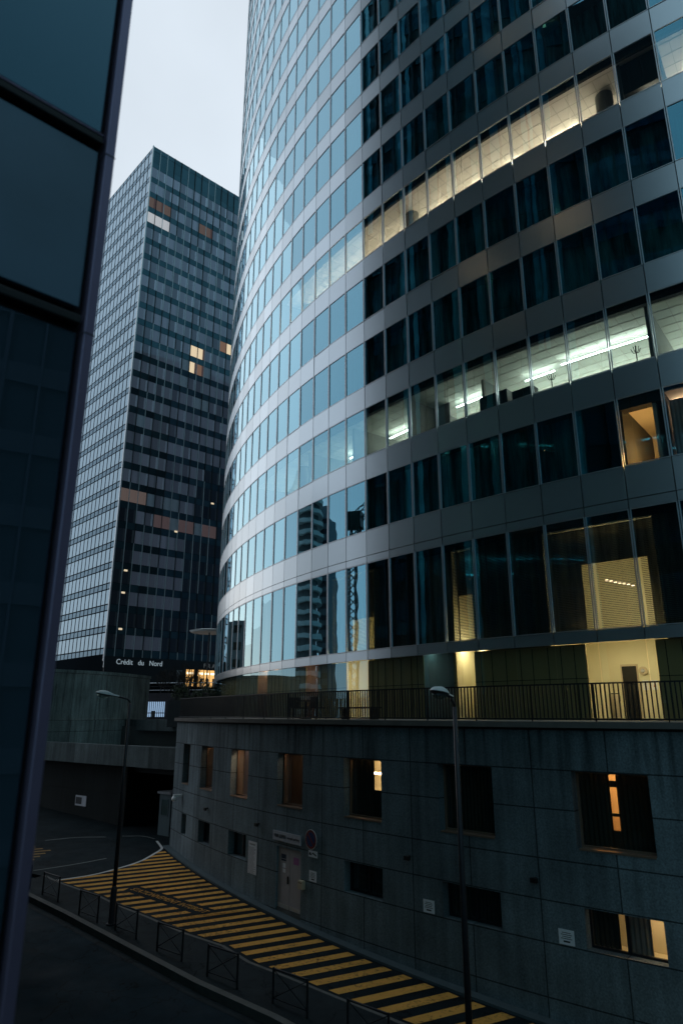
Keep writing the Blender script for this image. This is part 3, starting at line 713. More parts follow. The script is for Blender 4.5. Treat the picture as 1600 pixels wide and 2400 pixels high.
# what shows behind each window, right to left
pod_room(*UP[0], -3.36, -1.47, 1.6, 'brown_room', 'l_orange', la=-129.2, lw_=.25)
curtain(UP[0][0]-.9, -129.50, -3.5, -1.4); curtain(-129.34, UP[0][1]+.05, -3.5, -1.4)
b = MB(); b.ring(C, RV-.33, RV-.27, -1.86, -1.70, -129.52, -129.32, 1); b.ring(C, RV-.33, RV-.27, -2.58, -2.50, -129.52, -129.32, 1); b.ring(C, RV-.33, RV-.27, -3.5, -2.92, -129.52, -129.32, 1); b.build('curtain_rail', MT['curtain'], podium)
curtain(UP[1][0]-.9, UP[1][1]+.05, -3.5, -1.4)
pod_room(*UP[2], -3.36, -1.47, 1.6, 'cream', 'l_podium', la=-137.0, lw_=.25)
curtain(UP[2][0]-1.0, -137.45, -3.5, -1.4); curtain(-137.15, UP[2][1]+.05, -3.5, -1.4)
b = MB(); b.ring(C, RV-.33, RV-.27, -3.5, -2.5, -137.47, -137.13, 1); b.build('curtain_rail', MT['curtain'], podium)
b = MB(); b.ring(C, RV-1.0, RV-.9, -2.06, -2.0, -138.3, -137.3, 2); b.build('shelf_light', MT['l_podium'], podium)
pod_room(*UP[3], -3.36, -1.47, .8, 'brown_room', 'l_podium', lw_=.05)
pod_room(*UP[4], -3.36, -1.47, .7, 'brown_room', 'l_podium', lw_=.34)
pod_room(*UP[5], -3.36, -1.47, .8, 'brown_room', 'l_podium', lw_=.05)
pod_room(*LO[0], -5.67, -4.73, 1.2, 'cream', 'l_podium', la=-128.7, lw_=.16)
curtain(-129.42, -128.86, -5.7, -4.7, 'blind_grey'); curtain(LO[0][0]-.9, -129.62, -5.7, -4.7, 'curtain', RV-.34); curtain(LO[3][0], LO[3][1], -5.7, -4.7, 'blind_grey', RV-.12)
for a, b_ in (UP[6], UP[7], LO[1], LO[2], LO[4], LO[5]): curtain(a-.9, b_, -5.7 if (a, b_) in LO else -3.4, -4.7 if (a, b_) in LO else -1.4)
# the double door with its stickers
RD = RWL - .08
dm = (DOOR[0]+DOOR[1])/2
for a0, a1 in ((DOOR[0]+.02, dm-.012), (dm+.012, DOOR[1]-.02)):
    b = MB(); b.ring(C, RD-.05, RD, -6.82, -4.83, a0, a1, 2); lf = b.build('door_leaf', MT['door'], podium)
    b = MB(); b.ring(C, RD, RD+.012, -6.84, -6.70, a0+.02, a1-.02, 2); b.build('kick_plate', MT['alu'], lf)
b = MB(); b.ring(C, RD, RD+.05, -6.0, -5.75, dm-.10, dm-.07, 1); b.build('door_handle', MT['black'], podium)
for (a0, a1, z0_, z1_, mm, nm) in ((-141.90, -141.60, -5.19, -5.04, 'navy', 'sticker'), (-141.90, -141.60, -5.27, -5.21, 'navy', 'sticker'), (-141.80, -141.62, -5.50, -5.34, 'white', 'sticker'), (-141.80, -141.62, -5.66, -5.53, 'white', 'sticker'), (-141.14, -140.82, -5.30, -5.06, 'pink', 'sticker')):
    b = MB(); b.ring(C, RD+.001, RD+.004, z0_, z1_, a0, a1, 2); b.build(nm, MT[mm], podium)
b = MB(); b.ring(C, RV-.05, RWL-.05, -7.6, -6.86, DOOR[0], DOOR[1], 3); b.build('door_sill', MT['kerb'], podium)

# things fixed to the podium wall
def wall_frame(th): 
    n = Vector((math.cos(R_(th)), math.sin(R_(th)), 0)); return n, Vector((-n.y, n.x, 0))
def flat_thing(name, label, cat, a0, a1, z0_, z1_, mat, group=None, d=.02):
    am = (a0+a1)/2; n, tx = wall_frame(am); p = Vector(pol(am, RWL+.012, (z0_+z1_)/2)); hwid = R_(abs(a1-a0))*RWL/2
    t = thing(name, label, cat, p, 0, group)
    b = MB(); b.obox(n*d/2, tx*hwid, n*d/2, (0, 0, (z1_-z0_)/2)); b.build('panel', MT[mat], t, local=True)
    return t, p, n, tx, hwid, (z1_-z0_)/2
t, p, n, tx, hx, hz = flat_thing('sign_board', 'pale sign board with dark lettering above the grey double door', 'sign', -142.31, -140.57, -4.59, -4.26, 'offwhite', d=.04)
text('lettering', 'TOUR LEGENDE', .165, MT['ink'], p + n*.045 - tx*hx*.46, tx, (0, 0, 1), t, width=.80)
text('lettering', 'accueil parking', .115, MT['ink'], p + n*.045 + tx*hx*.50, tx, (0, 0, 1), t, width=.78)
t, p, n, tx, hx, hz = flat_thing('poster', 'tall white printed poster on the concrete wall left of the door', 'poster', -144.13, -143.48, -6.05, -4.88, 'white', d=.006)
text('lettering', 'REGLEMENT', .085, MT['ink'], p + n*.008 + Vector((0, 0, hz-.11)), tx, (0, 0, 1), t, .001)
b = MB()
for i in range(24):
    z = hz-.22-i*.04; l = hx*random.uniform(.55, .86)
    b.obox(n*.0075 + Vector((0, 0, z)) - tx*(hx*.88-l), tx*l, n*.001, (0, 0, .006))
b.build('printed_lines', MT['blind_grey'], t, local=True)
for (a, lb) in ((-139.90, 'small white notice sheet under the round blue sign beside the door'), (-134.83, 'small white notice sheet on the bare wall between the two dark lower windows'), (-130.72, 'small white notice sheet on the wall just left of the lit lower window')):
    t, p, n, tx, hx, hz = flat_thing('notice', lb, 'notice', a-.20, a+.20, -5.65, -5.30, 'white', 'notice sheets on the concrete wall', d=.006)
    b = MB()
    for i in range(4): b.obox(n*.0075 + Vector((0, 0, .10-i*.045)), tx*hx*(.7 if i % 2 else .55), n*.001, (0, 0, .007))
    b.obox(n*.0075 + Vector((0, 0, -.10)), tx*hx*.42, n*.001, (0, 0, .018)); b.build('printed_lines', MT['ink'], t, local=True)
p0 = Vector(pol(-139.91, RWL+.10, -4.28)); n, tx = wall_frame(-139.91)
t = thing('no_parking_sign', 'round blue and red no parking sign on the wall beside the door', 'road sign', p0)
b = MB(); b.tube([n*0, n*.015], .325, 32); b.build('rim', MT['lamp_white'], t, local=True)
b = MB(); b.tube([n*.015, n*.02], .31, 32); b.build('ring', MT['red'], t, local=True)
b = MB(); b.tube([n*.02, n*.024], .235, 32); b.build('face', MT['blue'], t, local=True)
b = MB(); dgn = (tx*-1 + Vector((0, 0, 1))).normalized(); b.obox(n*.026, dgn*.24, n*.003, (tx + Vector((0, 0, 1))).normalized()*.035); b.build('slash', MT['red'], t, local=True)
b = MB(); b.tube([n*-.09, n*0], .03, 8); b.build('bracket', MT['dark_metal'], t, local=True)
t, p, n, tx, hx, hz = flat_thing('tow_away_plate', 'small white plate with a towing pictogram under the round sign', 'sign', -140.14, -139.66, -4.87, -4.66, 'white', d=.015)
b = MB(); up_ = Vector((0, 0, 1))
b.obox(n*.017 - tx*.14 - up_*.02, tx*.075, n*.002, up_*.022); b.obox(n*.017 - tx*.16 + up_*.02, tx*.04, n*.002, up_*.022)
b.obox(n*.017 + tx*.10 + up_*.0, (tx*.10 - up_*.035), n*.002, up_*.02 + tx*.005); b.obox(n*.017 - tx*.0 + up_*.02, tx*.05, n*.002, up_*.012)
b.build('pictogram', MT['ink'], t, local=True)
p0 = Vector(pol(-140.45, RWL+.01, -5.83)); n, tx = wall_frame(-140.45)
t = thing('letter_box', 'beige letter box fixed to the wall at the right edge of the door', 'letter box', p0)
b = MB(); b.obox(n*.07, tx*.14, n*.07, (0, 0, .14)); b.build('case', MT['beige'], t, local=True, bevel=.012)
b = MB(); b.obox(n*.142 + Vector((0, 0, .07)), tx*.10, n*.002, (0, 0, .008)); b.build('slot', MT['black'], t, local=True)
p0 = Vector(pol(-151.9, RWL+.0, -3.92)); n, tx = wall_frame(-151.9)
t = thing('security_camera', 'white dome security camera on a bracket near the left end of the wall', 'camera', p0)
b = MB(); b.obox(n*.22, tx*.06, n*.22, (0, 0, .05)); b.build('bracket', MT['lamp_white'], t, local=True)
bmx = bmesh.new(); bmesh.ops.create_uvsphere(bmx, u_segments=14, v_segments=10, radius=.13); bmesh.ops.translate(bmx, verts=bmx.verts, vec=n*.40 + Vector((0, 0, -.15)))
me = bpy.data.meshes.new('dome'); bmx.to_mesh(me); bmx.free(); me.materials.append(MT['lamp_white']); [setattr(pp, 'use_smooth', True) for pp in me.polygons]
link(bpy.data.objects.new('dome', me), t)
for (a, z, lb) in ((-135.5, -4.22, 'small dark wall light on the concrete between door and first lower dark window'), (-131.42, -4.22, 'small dark wall light right of the near lamp post'), (-143.4, -4.18, 'small dark wall light left above the poster'), (-148.2, -4.12, 'small dark wall light beneath the far dim upper windows')):
    p0 = Vector(pol(a, RWL+.0, z)); n, tx = wall_frame(a)
    t = thing('wall_light', lb, 'wall light', p0, 0, 'unlit lights along the concrete wall')
    b = MB(); b.obox(n*.05, tx*.03, n*.05, (0, 0, .03)); b.build('arm', MT['black'], t, local=True)
    b = MB(); b.obox(n*.13 + Vector((0, 0, -.03)), tx*.10, n*.05, (0, 0, .06)); b.build('housing', MT['black'], t, local=True, bevel=.01)

# ================================================================== TERRACE RAILING
RR = 59.92
rail = thing('terrace_railing', 'long dark metal bar railing along the terrace edge', 'railing', pol(-132, RR, -.2))
b = MB(); b.ring(C, RR-.025, RR+.025, .775, .815, PA, PB, 80); b.build('top_rail', MT['dark_metal'], rail)
b = MB(); b.ring(C, RR-.02, RR+.02, -.15, -.11, PA, PB, 80); b.build('bottom_rail', MT['dark_metal'], rail)
def bar(b, th, r=.013):
    p = pol(th, RR, 0); n, tx = wall_frame(th); b.obox((p[0], p[1], .335), tx*r*1.1, n*.02, (0, 0, .44))
th = PB - .5; bars = []
i = 0
while th > PA + .1: bars.append(th); th -= .112
vis = sorted([t for t in bars if t <= -126.6], reverse=True)
rest = MB()
for t in bars:
    if t in vis[:96]:
        b = MB(); bar(b, t); b.build('bar', MT['dark_metal'], rail)
    else: bar(rest, t)
tag(rest.build('bar_row', MT['dark_metal'], rail), kind='stuff')
th = PB
while th > PA:
    b = MB(); p = pol(th, RR-.05, 0); n, tx = wall_frame(th); b.obox((p[0], p[1], .30), tx*.015, n*.02, (0, 0, .5)); b.build('post', MT['dark_metal'], rail); th -= 1.75
# terrace furniture seen as silhouettes
def terrace_chair(th, r, rz, label):
    t = thing('terrace_chair', label, 'chair', pol(th, r, -.2), rz, 'chairs on the terrace')
    b = MB(); b.box(-.25, .25, -.25, .25, .42, .46); b.build('seat', MT['black'], t, local=True)
    b = MB(); b.box(-.25, .25, .22, .26, .46, .88); b.build('backrest', MT['black'], t, local=True)
    for sx in (-1, 1):
        for sy in (-1, 1):
            b = MB(); b.tube([(sx*.22, sy*.22, 0), (sx*.22, sy*.22, .42)], .018, 6); b.build('leg', MT['black'], t, local=True)
terrace_chair(-143.0, 58.6, .4, 'black terrace chair in front of the lit yellow lobby, left of the table')
terrace_chair(-141.6, 58.5, 2.2, 'black terrace chair right of the table in front of the lit yellow lobby')
t = thing('terrace_table', 'low dark table between the two terrace chairs', 'table', pol(-142.3, 58.6, -.2))
b = MB(); b.tube([(0, 0, .70), (0, 0, .74)], .42, 20); b.build('tabletop', MT['black'], t, local=True)
b = MB(); b.tube([(0, 0, 0), (0, 0, .70)], .05, 8); b.tube([(0, 0, 0), (0, 0, .03)], .25, 14); b.build('pedestal', MT['black'], t, local=True)
t = thing('terrace_bench', 'long low dark bench behind the railing right of the chairs', 'bench', pol(-139.2, 58.4, -.2), R_(-139.2+90))
b = MB(); b.box(-1.0, 1.0, -.22, .22, .40, .46); b.build('seat', MT['black'], t, local=True)
for sx in (-1, 1):
    b = MB(); b.box(sx*.8-.03, sx*.8+.03, -.2, .2, 0, .40); b.build('leg', MT['black'], t, local=True)

# ================================================================== STREET
UX, UY = -.53, .85; Z0, SLP = -8.02, .039
def gz(x, y, d=0.0): return Z0 + SLP*(x*UX + y*UY) + d
def gp(x, y, d=0.0): return (x, y, gz(x, y, d))
b = MB(); b.poly([(-900, -900, -10.6), (900, -900, -10.6), (900, 900, -10.6), (-900, 900, -10.6)]); tag(b.build('ground', MT['earth']), kind='structure')
b = MB(); nx = 12
for i in range(nx):
    for j in range(nx):
        x0, x1 = -46 + i*66/nx, -46 + (i+1)*66/nx; y0, y1 = -8 + j*76/nx, -8 + (j+1)*76/nx
        b.poly([gp(x0, y0, -.15), gp(x1, y0, -.15), gp(x1, y1, -.15), gp(x0, y1, -.15)])
tag(b.build('lower_road', MT['asphalt2']), kind='structure')
# raised strip with barriers between the lower road and the hatched service road
KE = [(-13.6, 30.9), (-12.16, 29.63), (-9.89, 27.55), (-6.6, 24.38), (-4.04, 21.92), (-1.73, 19.97), (2.4, 15.9), (7, 11.0)]      # kerb edge
HE = [(-12.7, 32.5), (-12.1, 31.91), (-11.33, 31.22), (-9.38, 29.71), (-8.37, 28.68), (-6.77, 27.3), (-5.22, 25.85), (-3.72, 24.75), (-2.73, 23.48), (-1.48, 22.44), (-.05, 21.18), (4.5, 17.3), (9, 13.0)]   # hatch edge
b = MB(); b.prism(KE + HE[::-1], lambda x, y: gz(x, y, -.5), lambda x, y: gz(x, y, .05)); tag(b.build('pavement', MT['paving']), kind='structure')
def offset(poly, d):
    out = []
    for i, p in enumerate(poly):
        a, c = poly[max(i-1, 0)], poly[min(i+1, len(poly)-1)]; t = Vector((c[0]-a[0], c[1]-a[1])).normalized(); out.append((p[0]+t.y*-d, p[1]+t.x*d))
    return out
ko, ki = offset(KE, -.06), offset(KE, .16)
kb = MB()
for i in range(len(KE)-1):
    kb.prism([ko[i], ko[i+1], ki[i+1], ki[i]], lambda x, y: gz(x, y, -.5), lambda x, y: gz(x, y, .065))
tag(kb.build('kerb', MT['kerb']), kind='structure')
gut = offset(KE, -.34); kb = MB()
for i in range(len(KE)-1): kb.poly([gp(*gut[i], -.142), gp(*gut[i+1], -.142), gp(*ko[i+1], -.142), gp(*ko[i], -.142)])
tag(kb.build('road_gutter', MT['paving']), kind='structure')
hi_ = offset(HE, -.12); kb = MB()
for i in range(len(HE)-1): kb.prism([hi_[i], hi_[i+1], HE[i+1], HE[i]], lambda x, y: gz(x, y, -.3), lambda x, y: gz(x, y, .058))
tag(kb.build('inner_kerb', MT['kerb']), kind='structure')
# service road between strip and podium wall, running on into the underpass
arcp = [pol(t, 59.2, 0)[:2] for t in [x*1.5 - 158 for x in range(30)]]
b = MB(); b.prism([(-26, 46), (-14.5, 33.6)] + HE + [(12, 10)] + [p for p in reversed(arcp)] + [(-8, 56), (-26, 66)], lambda x, y: gz(x, y, -.4), lambda x, y: gz(x, y, -.01)); tag(b.build('service_road', MT['asphalt']), kind='structure')
b = MB()
for i in range(60):
    a0, a1 = PA + i*.62, PA + (i+1)*.62
    pts = [pol(a0, 59.95, 0), pol(a1, 59.95, 0), pol(a1, 60.33, 0), pol(a0, 60.33, 0)]
    b.prism([q[:2] for q in pts], lambda x, y: gz(x, y, -.3), lambda x, y: gz(x, y, .06))
tag(b.build('wall_gutter', MT['gutter']), kind='structure')
# yellow hatching
HP = [(-9.85, 39.91), (-9.21, 38.42), (-9.2, 37.45), (-9.49, 35.42), (-10.28, 33.75), (-10.99, 32.77), (-12.1, 31.98)] + [(x+.16, y+.16) for x, y in HE[2:]]
HP += [pol(t, 60.42, 0)[:2] for t in [-118 - i*.9 for i in range(40)]]
def inside(x, y):
    c = False; n = len(HP); j = n-1
    for i in range(n):
        xi, yi = HP[i]; xj, yj = HP[j]
        if (yi > y) != (yj > y) and x < (xj-xi)*(y-yi)/(yj-yi)+xi: c = not c
        j = i
    return c
TX0, TX1 = Vector((-8.45, 30.95)), Vector((-5.0, 28.25)); td = (TX1-TX0).normalized(); tn = Vector((-td.y, td.x)); TL = (TX1-TX0).length
def in_text(x, y):
    v = Vector((x, y)) - TX0; a, c = v.dot(td), v.dot(tn); return -.25 < a < TL+.25 and abs(c) < .38
sdv = Vector((math.sin(R_(61)), math.cos(R_(61)))); sn = Vector((sdv.y, -sdv.x))
def runs(o):
    out = []; cur = None; t = -22.0
    while t < 22.0:
        x, y = o.x + sdv.x*t, o.y + sdv.y*t
        if inside(x, y) and not in_text(x, y):
            if cur is None: cur = [t, t]
            cur[1] = t
        elif cur is not None:
            out.append(cur); cur = None
        t += .03
    return [r for r in out if r[1]-r[0] > .12]
yl = MB(); base = Vector((-5, 28)); PER = .70
for i in range(-26, 27):
    per = .64 if i < 0 else .64 + .011*i
    o = base + sn*(.64*i + (.0055*i*i if i > 0 else 0)); e1, e2 = o, o + sn*per*.47
    r1, r2 = runs(e1), runs(e2)
    for a in r1:
        best = [c for c in r2 if min(a[1], c[1]) - max(a[0], c[0]) > .05]
        if not best: continue
        c = best[0]; nseg = max(1, int((a[1]-a[0])/2))
        P = lambda e, t: gp(e.x+sdv.x*t, e.y+sdv.y*t, -.004)
        yl.poly([P(e1, a[0]), P(e1, a[1]), P(e2, c[1]), P(e2, c[0])])
tag(yl.build('yellow_road_hatching', MT['yellow']), kind='structure')
mid_t = (TX0+TX1)/2
slope_n = Vector((-SLP*UX, -SLP*UY, 1)).normalized()
def flat_text(name, body, size, mat, cxy, d2, parent=None):
    x = Vector((d2.x, d2.y, SLP*(d2.x*UX+d2.y*UY))).normalized(); y = slope_n.cross(x)
    return text(name, body, size, mat, Vector(gp(cxy[0], cxy[1], -.003)), x, y, parent, .0015, spacing=1.06, width=TL+.1)
o = flat_text('road_lettering', 'STATIONNEMENT INTERDIT', .46, MT['yellow'], mid_t, td); tag(o, kind='structure')
# white line bordering the hatching
WP = [(-9.85, 39.91), (-9.21, 38.42), (-9.13, 37.9), (-9.2, 37.2), (-9.49, 35.42), (-10.28, 33.75), (-10.99, 32.77), (-12.3, 31.75)]
def smooth_line(P, n=6):
    out = []
    for i in range(len(P)-1):
        p0, p1, p2, p3 = [Vector(P[max(0, min(len(P)-1, i+k))]) for k in (-1, 0, 1, 2)]
        for j in range(n):
            t = j/n; out.append(tuple(.5*((2*p1)+(p2-p0)*t+(2*p0-5*p1+4*p2-p3)*t*t+(3*p1-p0-3*p2+p3)*t**3)))
    return out + [tuple(P[-1])]
def paint_line(name, P, wd, mat, d=-.003):
    s_ = smooth_line(P); a, c = offset(s_, wd/2), offset(s_, -wd/2); b = MB()
    for i in range(len(s_)-1): b.poly([gp(*a[i], d), gp(*a[i+1], d), gp(*c[i+1], d), gp(*c[i], d)])
    return tag(b.build(name, mat), kind='structure')
paint_line('white_road_line', WP, .13, MT['lane_white'])
MT['worn_white'] = plain('worn_white_paint', (.16, .17, .17), .8, 0, .6, 2)
paint_line('worn_road_line', [(-13.6, 33.4), (-12.3, 34.6), (-11.2, 35.9)], .10, MT['worn_white'])
paint_line('worn_road_line', [(-15.6, 39.4), (-14.3, 40.3), (-12.8, 40.6)], .10, MT['worn_white'])
paint_line('worn_road_line', [(-12.0, 40.9), (-10.9, 41.0), (-10.1, 40.4)], .10, MT['worn_white'])
b = MB()
for i in range(7):
    o = Vector((-15.0, 35.2)) + sn*(-i*.55); l = 1.5 - abs(i-3)*.3
    q = [o, o + sdv*(l), o + sdv*l + sn*.24, o + sn*.24]; b.poly([gp(v.x, v.y, -.004) for v in q])
tag(b.build('yellow_road_hatching', plain('worn_yellow', (.22, .12, .03), .8, 0, .5, 2)), kind='structure')

# ---- crossed steel barriers
BL = [(-13.55, 31.45, -12.30, 30.30), (-12.0, 30.0, -10.32, 28.53), (-9.35, 27.4, -8.43, 26.6), (-7.56, 25.9, -6.68, 25.14), (-5.73, 24.16, -4.76, 23.35), (-3.86, 22.37, -2.8, 21.5), (-1.88, 20.82, -.77, 19.85), (.10, 19.02, 1.12, 18.1)]
BW = ['at the far end beside the corner of the glass building', 'second from the far end, above the tip of the white line', 'third from the far end, just left of the far lamp post', 'directly right of the far lamp post', 'beside the end of the yellow road lettering', 'sixth from the far end, along the yellow hatching', 'second nearest, opposite the wall notice', 'nearest, at the bottom edge beside the near lamp post']
proto = None
def make_barrier():
    t = thing('barrier', 'x', 'barrier', (0, 0, 0), 0, 'crossed steel barriers along the kerb')
    L, H = .62, .84
    for sx in (-1, 1):
        b = MB(); b.tube([(sx*L, 0, -.1), (sx*L, 0, H)], .030, 10); bmp = b.build('post', MT['dark_metal'], t, local=True, smooth=False)
    b = MB(); b.tube([(-L, 0, H-.03), (L, 0, H-.03)], .026, 10); b.build('top_rail', MT['dark_metal'], t, local=True)
    b = MB(); b.tube([(-L, 0, .14), (L, 0, .14)], .014, 6); b.build('lower_rail', MT['dark_metal'], t, local=True)
    for s_ in (-1, 1):
        b = MB(); b.tube([(-L, .012*s_, H-.06 if s_ > 0 else .14), (L, .012*s_, .14 if s_ > 0 else H-.06)], .013, 6); b.build('cross_brace', MT['dark_metal'], t, local=True)
    return t
for i, (x0, y0, x1, y1) in enumerate(BL):
    if proto is None: proto = make_barrier(); o = proto
    else: o = copy_tree(proto)
    o.location = gp((x0+x1)/2, (y0+y1)/2, .05); o.rotation_euler = (0, 0, math.atan2(y1-y0, x1-x0))
    o['label'] = 'dark crossed steel barrier ' + BW[i]

# ---- street lamps
def street_lamp(xy, ztop, hd, reach, label):
    zb = gz(xy[0], xy[1], .05); H = ztop - zb
    t = thing('street_lamp', label, 'street lamp', (xy[0], xy[1], zb), math.atan2(hd[1], hd[0]), 'street lamps by the barriers')
    b = MB(); b.tube([(0, 0, 0), (0, 0, 1.1)], .105, 14); b.tube([(0, 0, 1.1), (0, 0, 1.2)], [.105, .07], 14); b.tube([(0, 0, 0), (0, 0, .05)], .17, 14); b.build('base', MT['post'], t, local=True, smooth=False)
    b = MB(); b.tube([(0, 0, 1.15), (0, 0, 4.3), (0, 0, H-.12)], [.072, .062, .048], 14); b.build('pole', MT['post'], t, local=True, smooth=True)
    b = MB(); b.tube([(0, 0, H-.14), (.03, 0, H-.04), (.12, 0, H+.02), (reach, 0, H+.10)], .034, 10); b.build('arm', MT['post'], t, local=True, smooth=True)
    # housing: long flattened cap, wide bowl end, slim neck
    prof = [(-.02, .050, .050), (.16, .062, .060), (.26, .085, .085), (.36, .150, .130), (.52, .190, .150), (.68, .170, .115), (.80, .090, .050), (.84, .02, .01)]
    def shell(zs, lo, hi):
        b = MB(); n = 14; tilt = .16
        for i, (x, wd, h) in enumerate(prof):
            for j in range(n):
                a = math.pi * j/(n-1) + (math.pi if zs < 0 else 0)
                hh = h*hi if zs > 0 else h*lo
                b.v.append((reach + x, wd*math.cos(a), H + .10 + x*tilt + hh*math.sin(a)))
        for i in range(len(prof)-1):
            for j in range(n-1):
                b.f.append((i*n+j, i*n+j+1, (i+1)*n+j+1, (i+1)*n+j)); b.m.append(0)
        return b
    shell(1, 0, .95).build('housing', MT['lamp_white'], t, local=True, smooth=True)
    shell(-1, .40, 0).build('underside', MT['dark_metal'], t, local=True, smooth=True)
    b = MB(); k = MB()
    bmx = bmesh.new(); bmesh.ops.create_uvsphere(bmx, u_segments=16, v_segments=8, radius=1); bmesh.ops.scale(bmx, verts=bmx.verts, vec=(.20, .14, .10)); bmesh.ops.translate(bmx, verts=bmx.verts, vec=(reach+.55, 0, H+.135))
    me = bpy.data.meshes.new('diffuser'); bmx.to_mesh(me); bmx.free(); me.materials.append(MT['pane_dark']); [setattr(pp, 'use_smooth', True) for pp in me.polygons]
    link(bpy.data.objects.new('diffuser', me), t)
    return t
street_lamp((-7.89, 26.45), .52, (-.90, -.42), .42, 'tall slim unlit street lamp beside the far barriers, pale cobra head to the left')
street_lamp((2.62, 16.45), .28, (-.62, -.78), .12, 'near tall unlit street lamp at the lower right with its pale head before the railing')

# ================================================================== FAR TOWER
K0 = Vector((-37.28, 109.34, 0)); FU = Vector((.7314, .682, 0)); FV = Vector((-.682, .7314, 0)); NR = Vector((.682, -.7314, 0)); NL = Vector((-.7314, -.682, 0))
far = thing('glass_tower', 'far rectangular dark glass office tower with fine window grid, beyond the street', 'tower', tuple(K0))
ZT = 108.23; ZF = 104.5; FHH = 3.5; MOD = 1.6; NCR, NCL, NFF = 22, 18, 28
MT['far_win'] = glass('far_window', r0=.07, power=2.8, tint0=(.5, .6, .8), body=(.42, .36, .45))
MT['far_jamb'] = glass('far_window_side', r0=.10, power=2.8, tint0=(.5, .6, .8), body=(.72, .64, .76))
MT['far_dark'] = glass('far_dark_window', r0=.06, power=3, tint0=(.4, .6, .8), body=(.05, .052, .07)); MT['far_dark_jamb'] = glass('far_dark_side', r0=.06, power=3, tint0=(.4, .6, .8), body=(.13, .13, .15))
MT['far_sp'] = glass('far_spandrel', r0=.10, power=2.6, tint0=(.25, .55, .75), body=(.038, .066, .085))
MT['far_left'] = glass('far_left_glass', r0=.13, power=1.7, tint0=(.5, .68, .8), tint1=(.68, .83, .95), body=(.05, .065, .08), wave=.1)
MT['far_left2'] = glass('far_left_band', r0=.08, power=2.2, tint0=(.3, .45, .58), tint1=(.5, .66, .78), body=(.02, .035, .045))
MT['far_pale'] = emit('far_pale_glow', (.80, .86, .92), .52)  # emission added so the pale panes read bright on this dim face
MT['far_beige'] = emit('far_beige_glow', (.72, .56, .52), .12)  # same added glow, weaker, for the beige and dusky panes
MT['far_dusky'] = emit('far_dusky_glow', (.62, .46, .50), .085)
MT['far_grey'] = plain('far_grey_blind', (.52, .52, .62), .8)
MT['far_lit'] = emit('far_lit_room', (1.0, .82, .55), .75)
MT['far_dim'] = emit('far_dim_room', (1.0, .62, .45), .16)
MT['fin_light'] = plain('fin_light', (.66, .68, .72), .4, .5); MT['fin_dark'] = plain('fin_dark', (.012, .016, .022), .5)
b = MB(); b.obox(K0 + FU*NCR*MOD/2 + FV*NCL*MOD/2 - (NR+NL)*.0 + Vector((0, 0, (ZT+1.9)/2 - .02)), FU*(NCR*MOD/2-.06), FV*(NCL*MOD/2-.06), (0, 0, (ZT-1.9)/2)); b.build('body', plain('far_body', (.010, .014, .018), .9, spec=0.0), far)
def face_quad(b, face, s0, s1, z0_, z1_, off, m=0):
    d, n = (FU, NR) if face else (FV, NL)
    p, q = K0 + d*s0 + n*off, K0 + d*s1 + n*off
    b.poly([(p.x, p.y, z0_), (q.x, q.y, z0_), (q.x, q.y, z1_), (p.x, p.y, z1_)], m)
special = {}
for c in (0, 1, 2): special[(c, 3)] = 'far_pale'; special[(c, 2)] = 'far_beige'; special[(c, 19)] = 'far_beige'
special.update({(7, 10): 'far_lit', (8, 10): 'far_lit', (7, 11): 'far_lit', (8, 11): 'far_dim', (6, 11): 'far_grey', (9, 11): 'far_grey', (8, 13): 'far_grey', (9, 13): 'far_grey', (6, 12): 'far_grey', (11, 9): 'far_dim', (12, 9): 'far_lit', (1, 15): 'far_grey', (3, 19): 'far_grey', (5, 19): 'far_grey', (6, 19): 'far_grey'})
for c in range(4, 12): special.setdefault((c, 20), 'far_dusky' if c % 3 else 'far_grey')
special.update({(7, 2): 'far_beige', (8, 2): 'far_beige'})
ind = list(special)
for f in range(26, -1, -1):
    for c in range(0, 13):
        if len(ind) < 96 and (c, f) not in special: ind.append((c, f))
ind = set(ind); rest = MB(); rest_d = MB()
for f in range(NFF):
    zt = ZF - f*FHH
    for c in range(NCR):
        s0, s1 = c*MOD+.05, (c+1)*MOD-.05; js = s1 - .38
        mm = MT[special[(c, f)]] if (c, f) in special else MT['far_win']
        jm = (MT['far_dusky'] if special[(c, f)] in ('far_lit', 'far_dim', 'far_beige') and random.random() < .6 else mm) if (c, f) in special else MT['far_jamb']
        dark = (f >= 17 and c >= 10) or (f >= 18 and c >= 9) or (f >= 20 and c >= 8) or (f >= 20 and c < 2) or (f >= 25 and not (f == 26 and 2 <= c <= 5))  # stepped darker panes paint in the reflection of dark buildings
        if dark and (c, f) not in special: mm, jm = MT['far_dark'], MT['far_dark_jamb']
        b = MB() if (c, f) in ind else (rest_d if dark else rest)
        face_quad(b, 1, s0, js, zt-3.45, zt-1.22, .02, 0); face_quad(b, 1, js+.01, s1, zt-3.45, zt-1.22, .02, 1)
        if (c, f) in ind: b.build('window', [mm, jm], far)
tag(rest.build('window_grid', [MT['far_win'], MT['far_jamb']], far), kind='stuff'); tag(rest_d.build('dark_reflection_grid', [MT['far_dark'], MT['far_dark_jamb']], far), kind='stuff')
b = MB()
for f in range(NFF+1):
    zt = ZF - f*FHH
    for c in range(NCR): face_quad(b, 1, c*MOD+.02, (c+1)*MOD-.02, zt-1.2, zt-.02, .05)
for c in range(NCR):
    face_quad(b, 1, c*MOD+.02, (c+1)*MOD-.02, ZT-1.0, ZT, .05); face_quad(b, 1, c*MOD+.02, (c+1)*MOD-.02, ZF+.02, ZT-1.05, .02)
tag(b.build('spandrel_band', MT['far_sp'], far), kind='stuff')
fl, fd = MB(), MB()
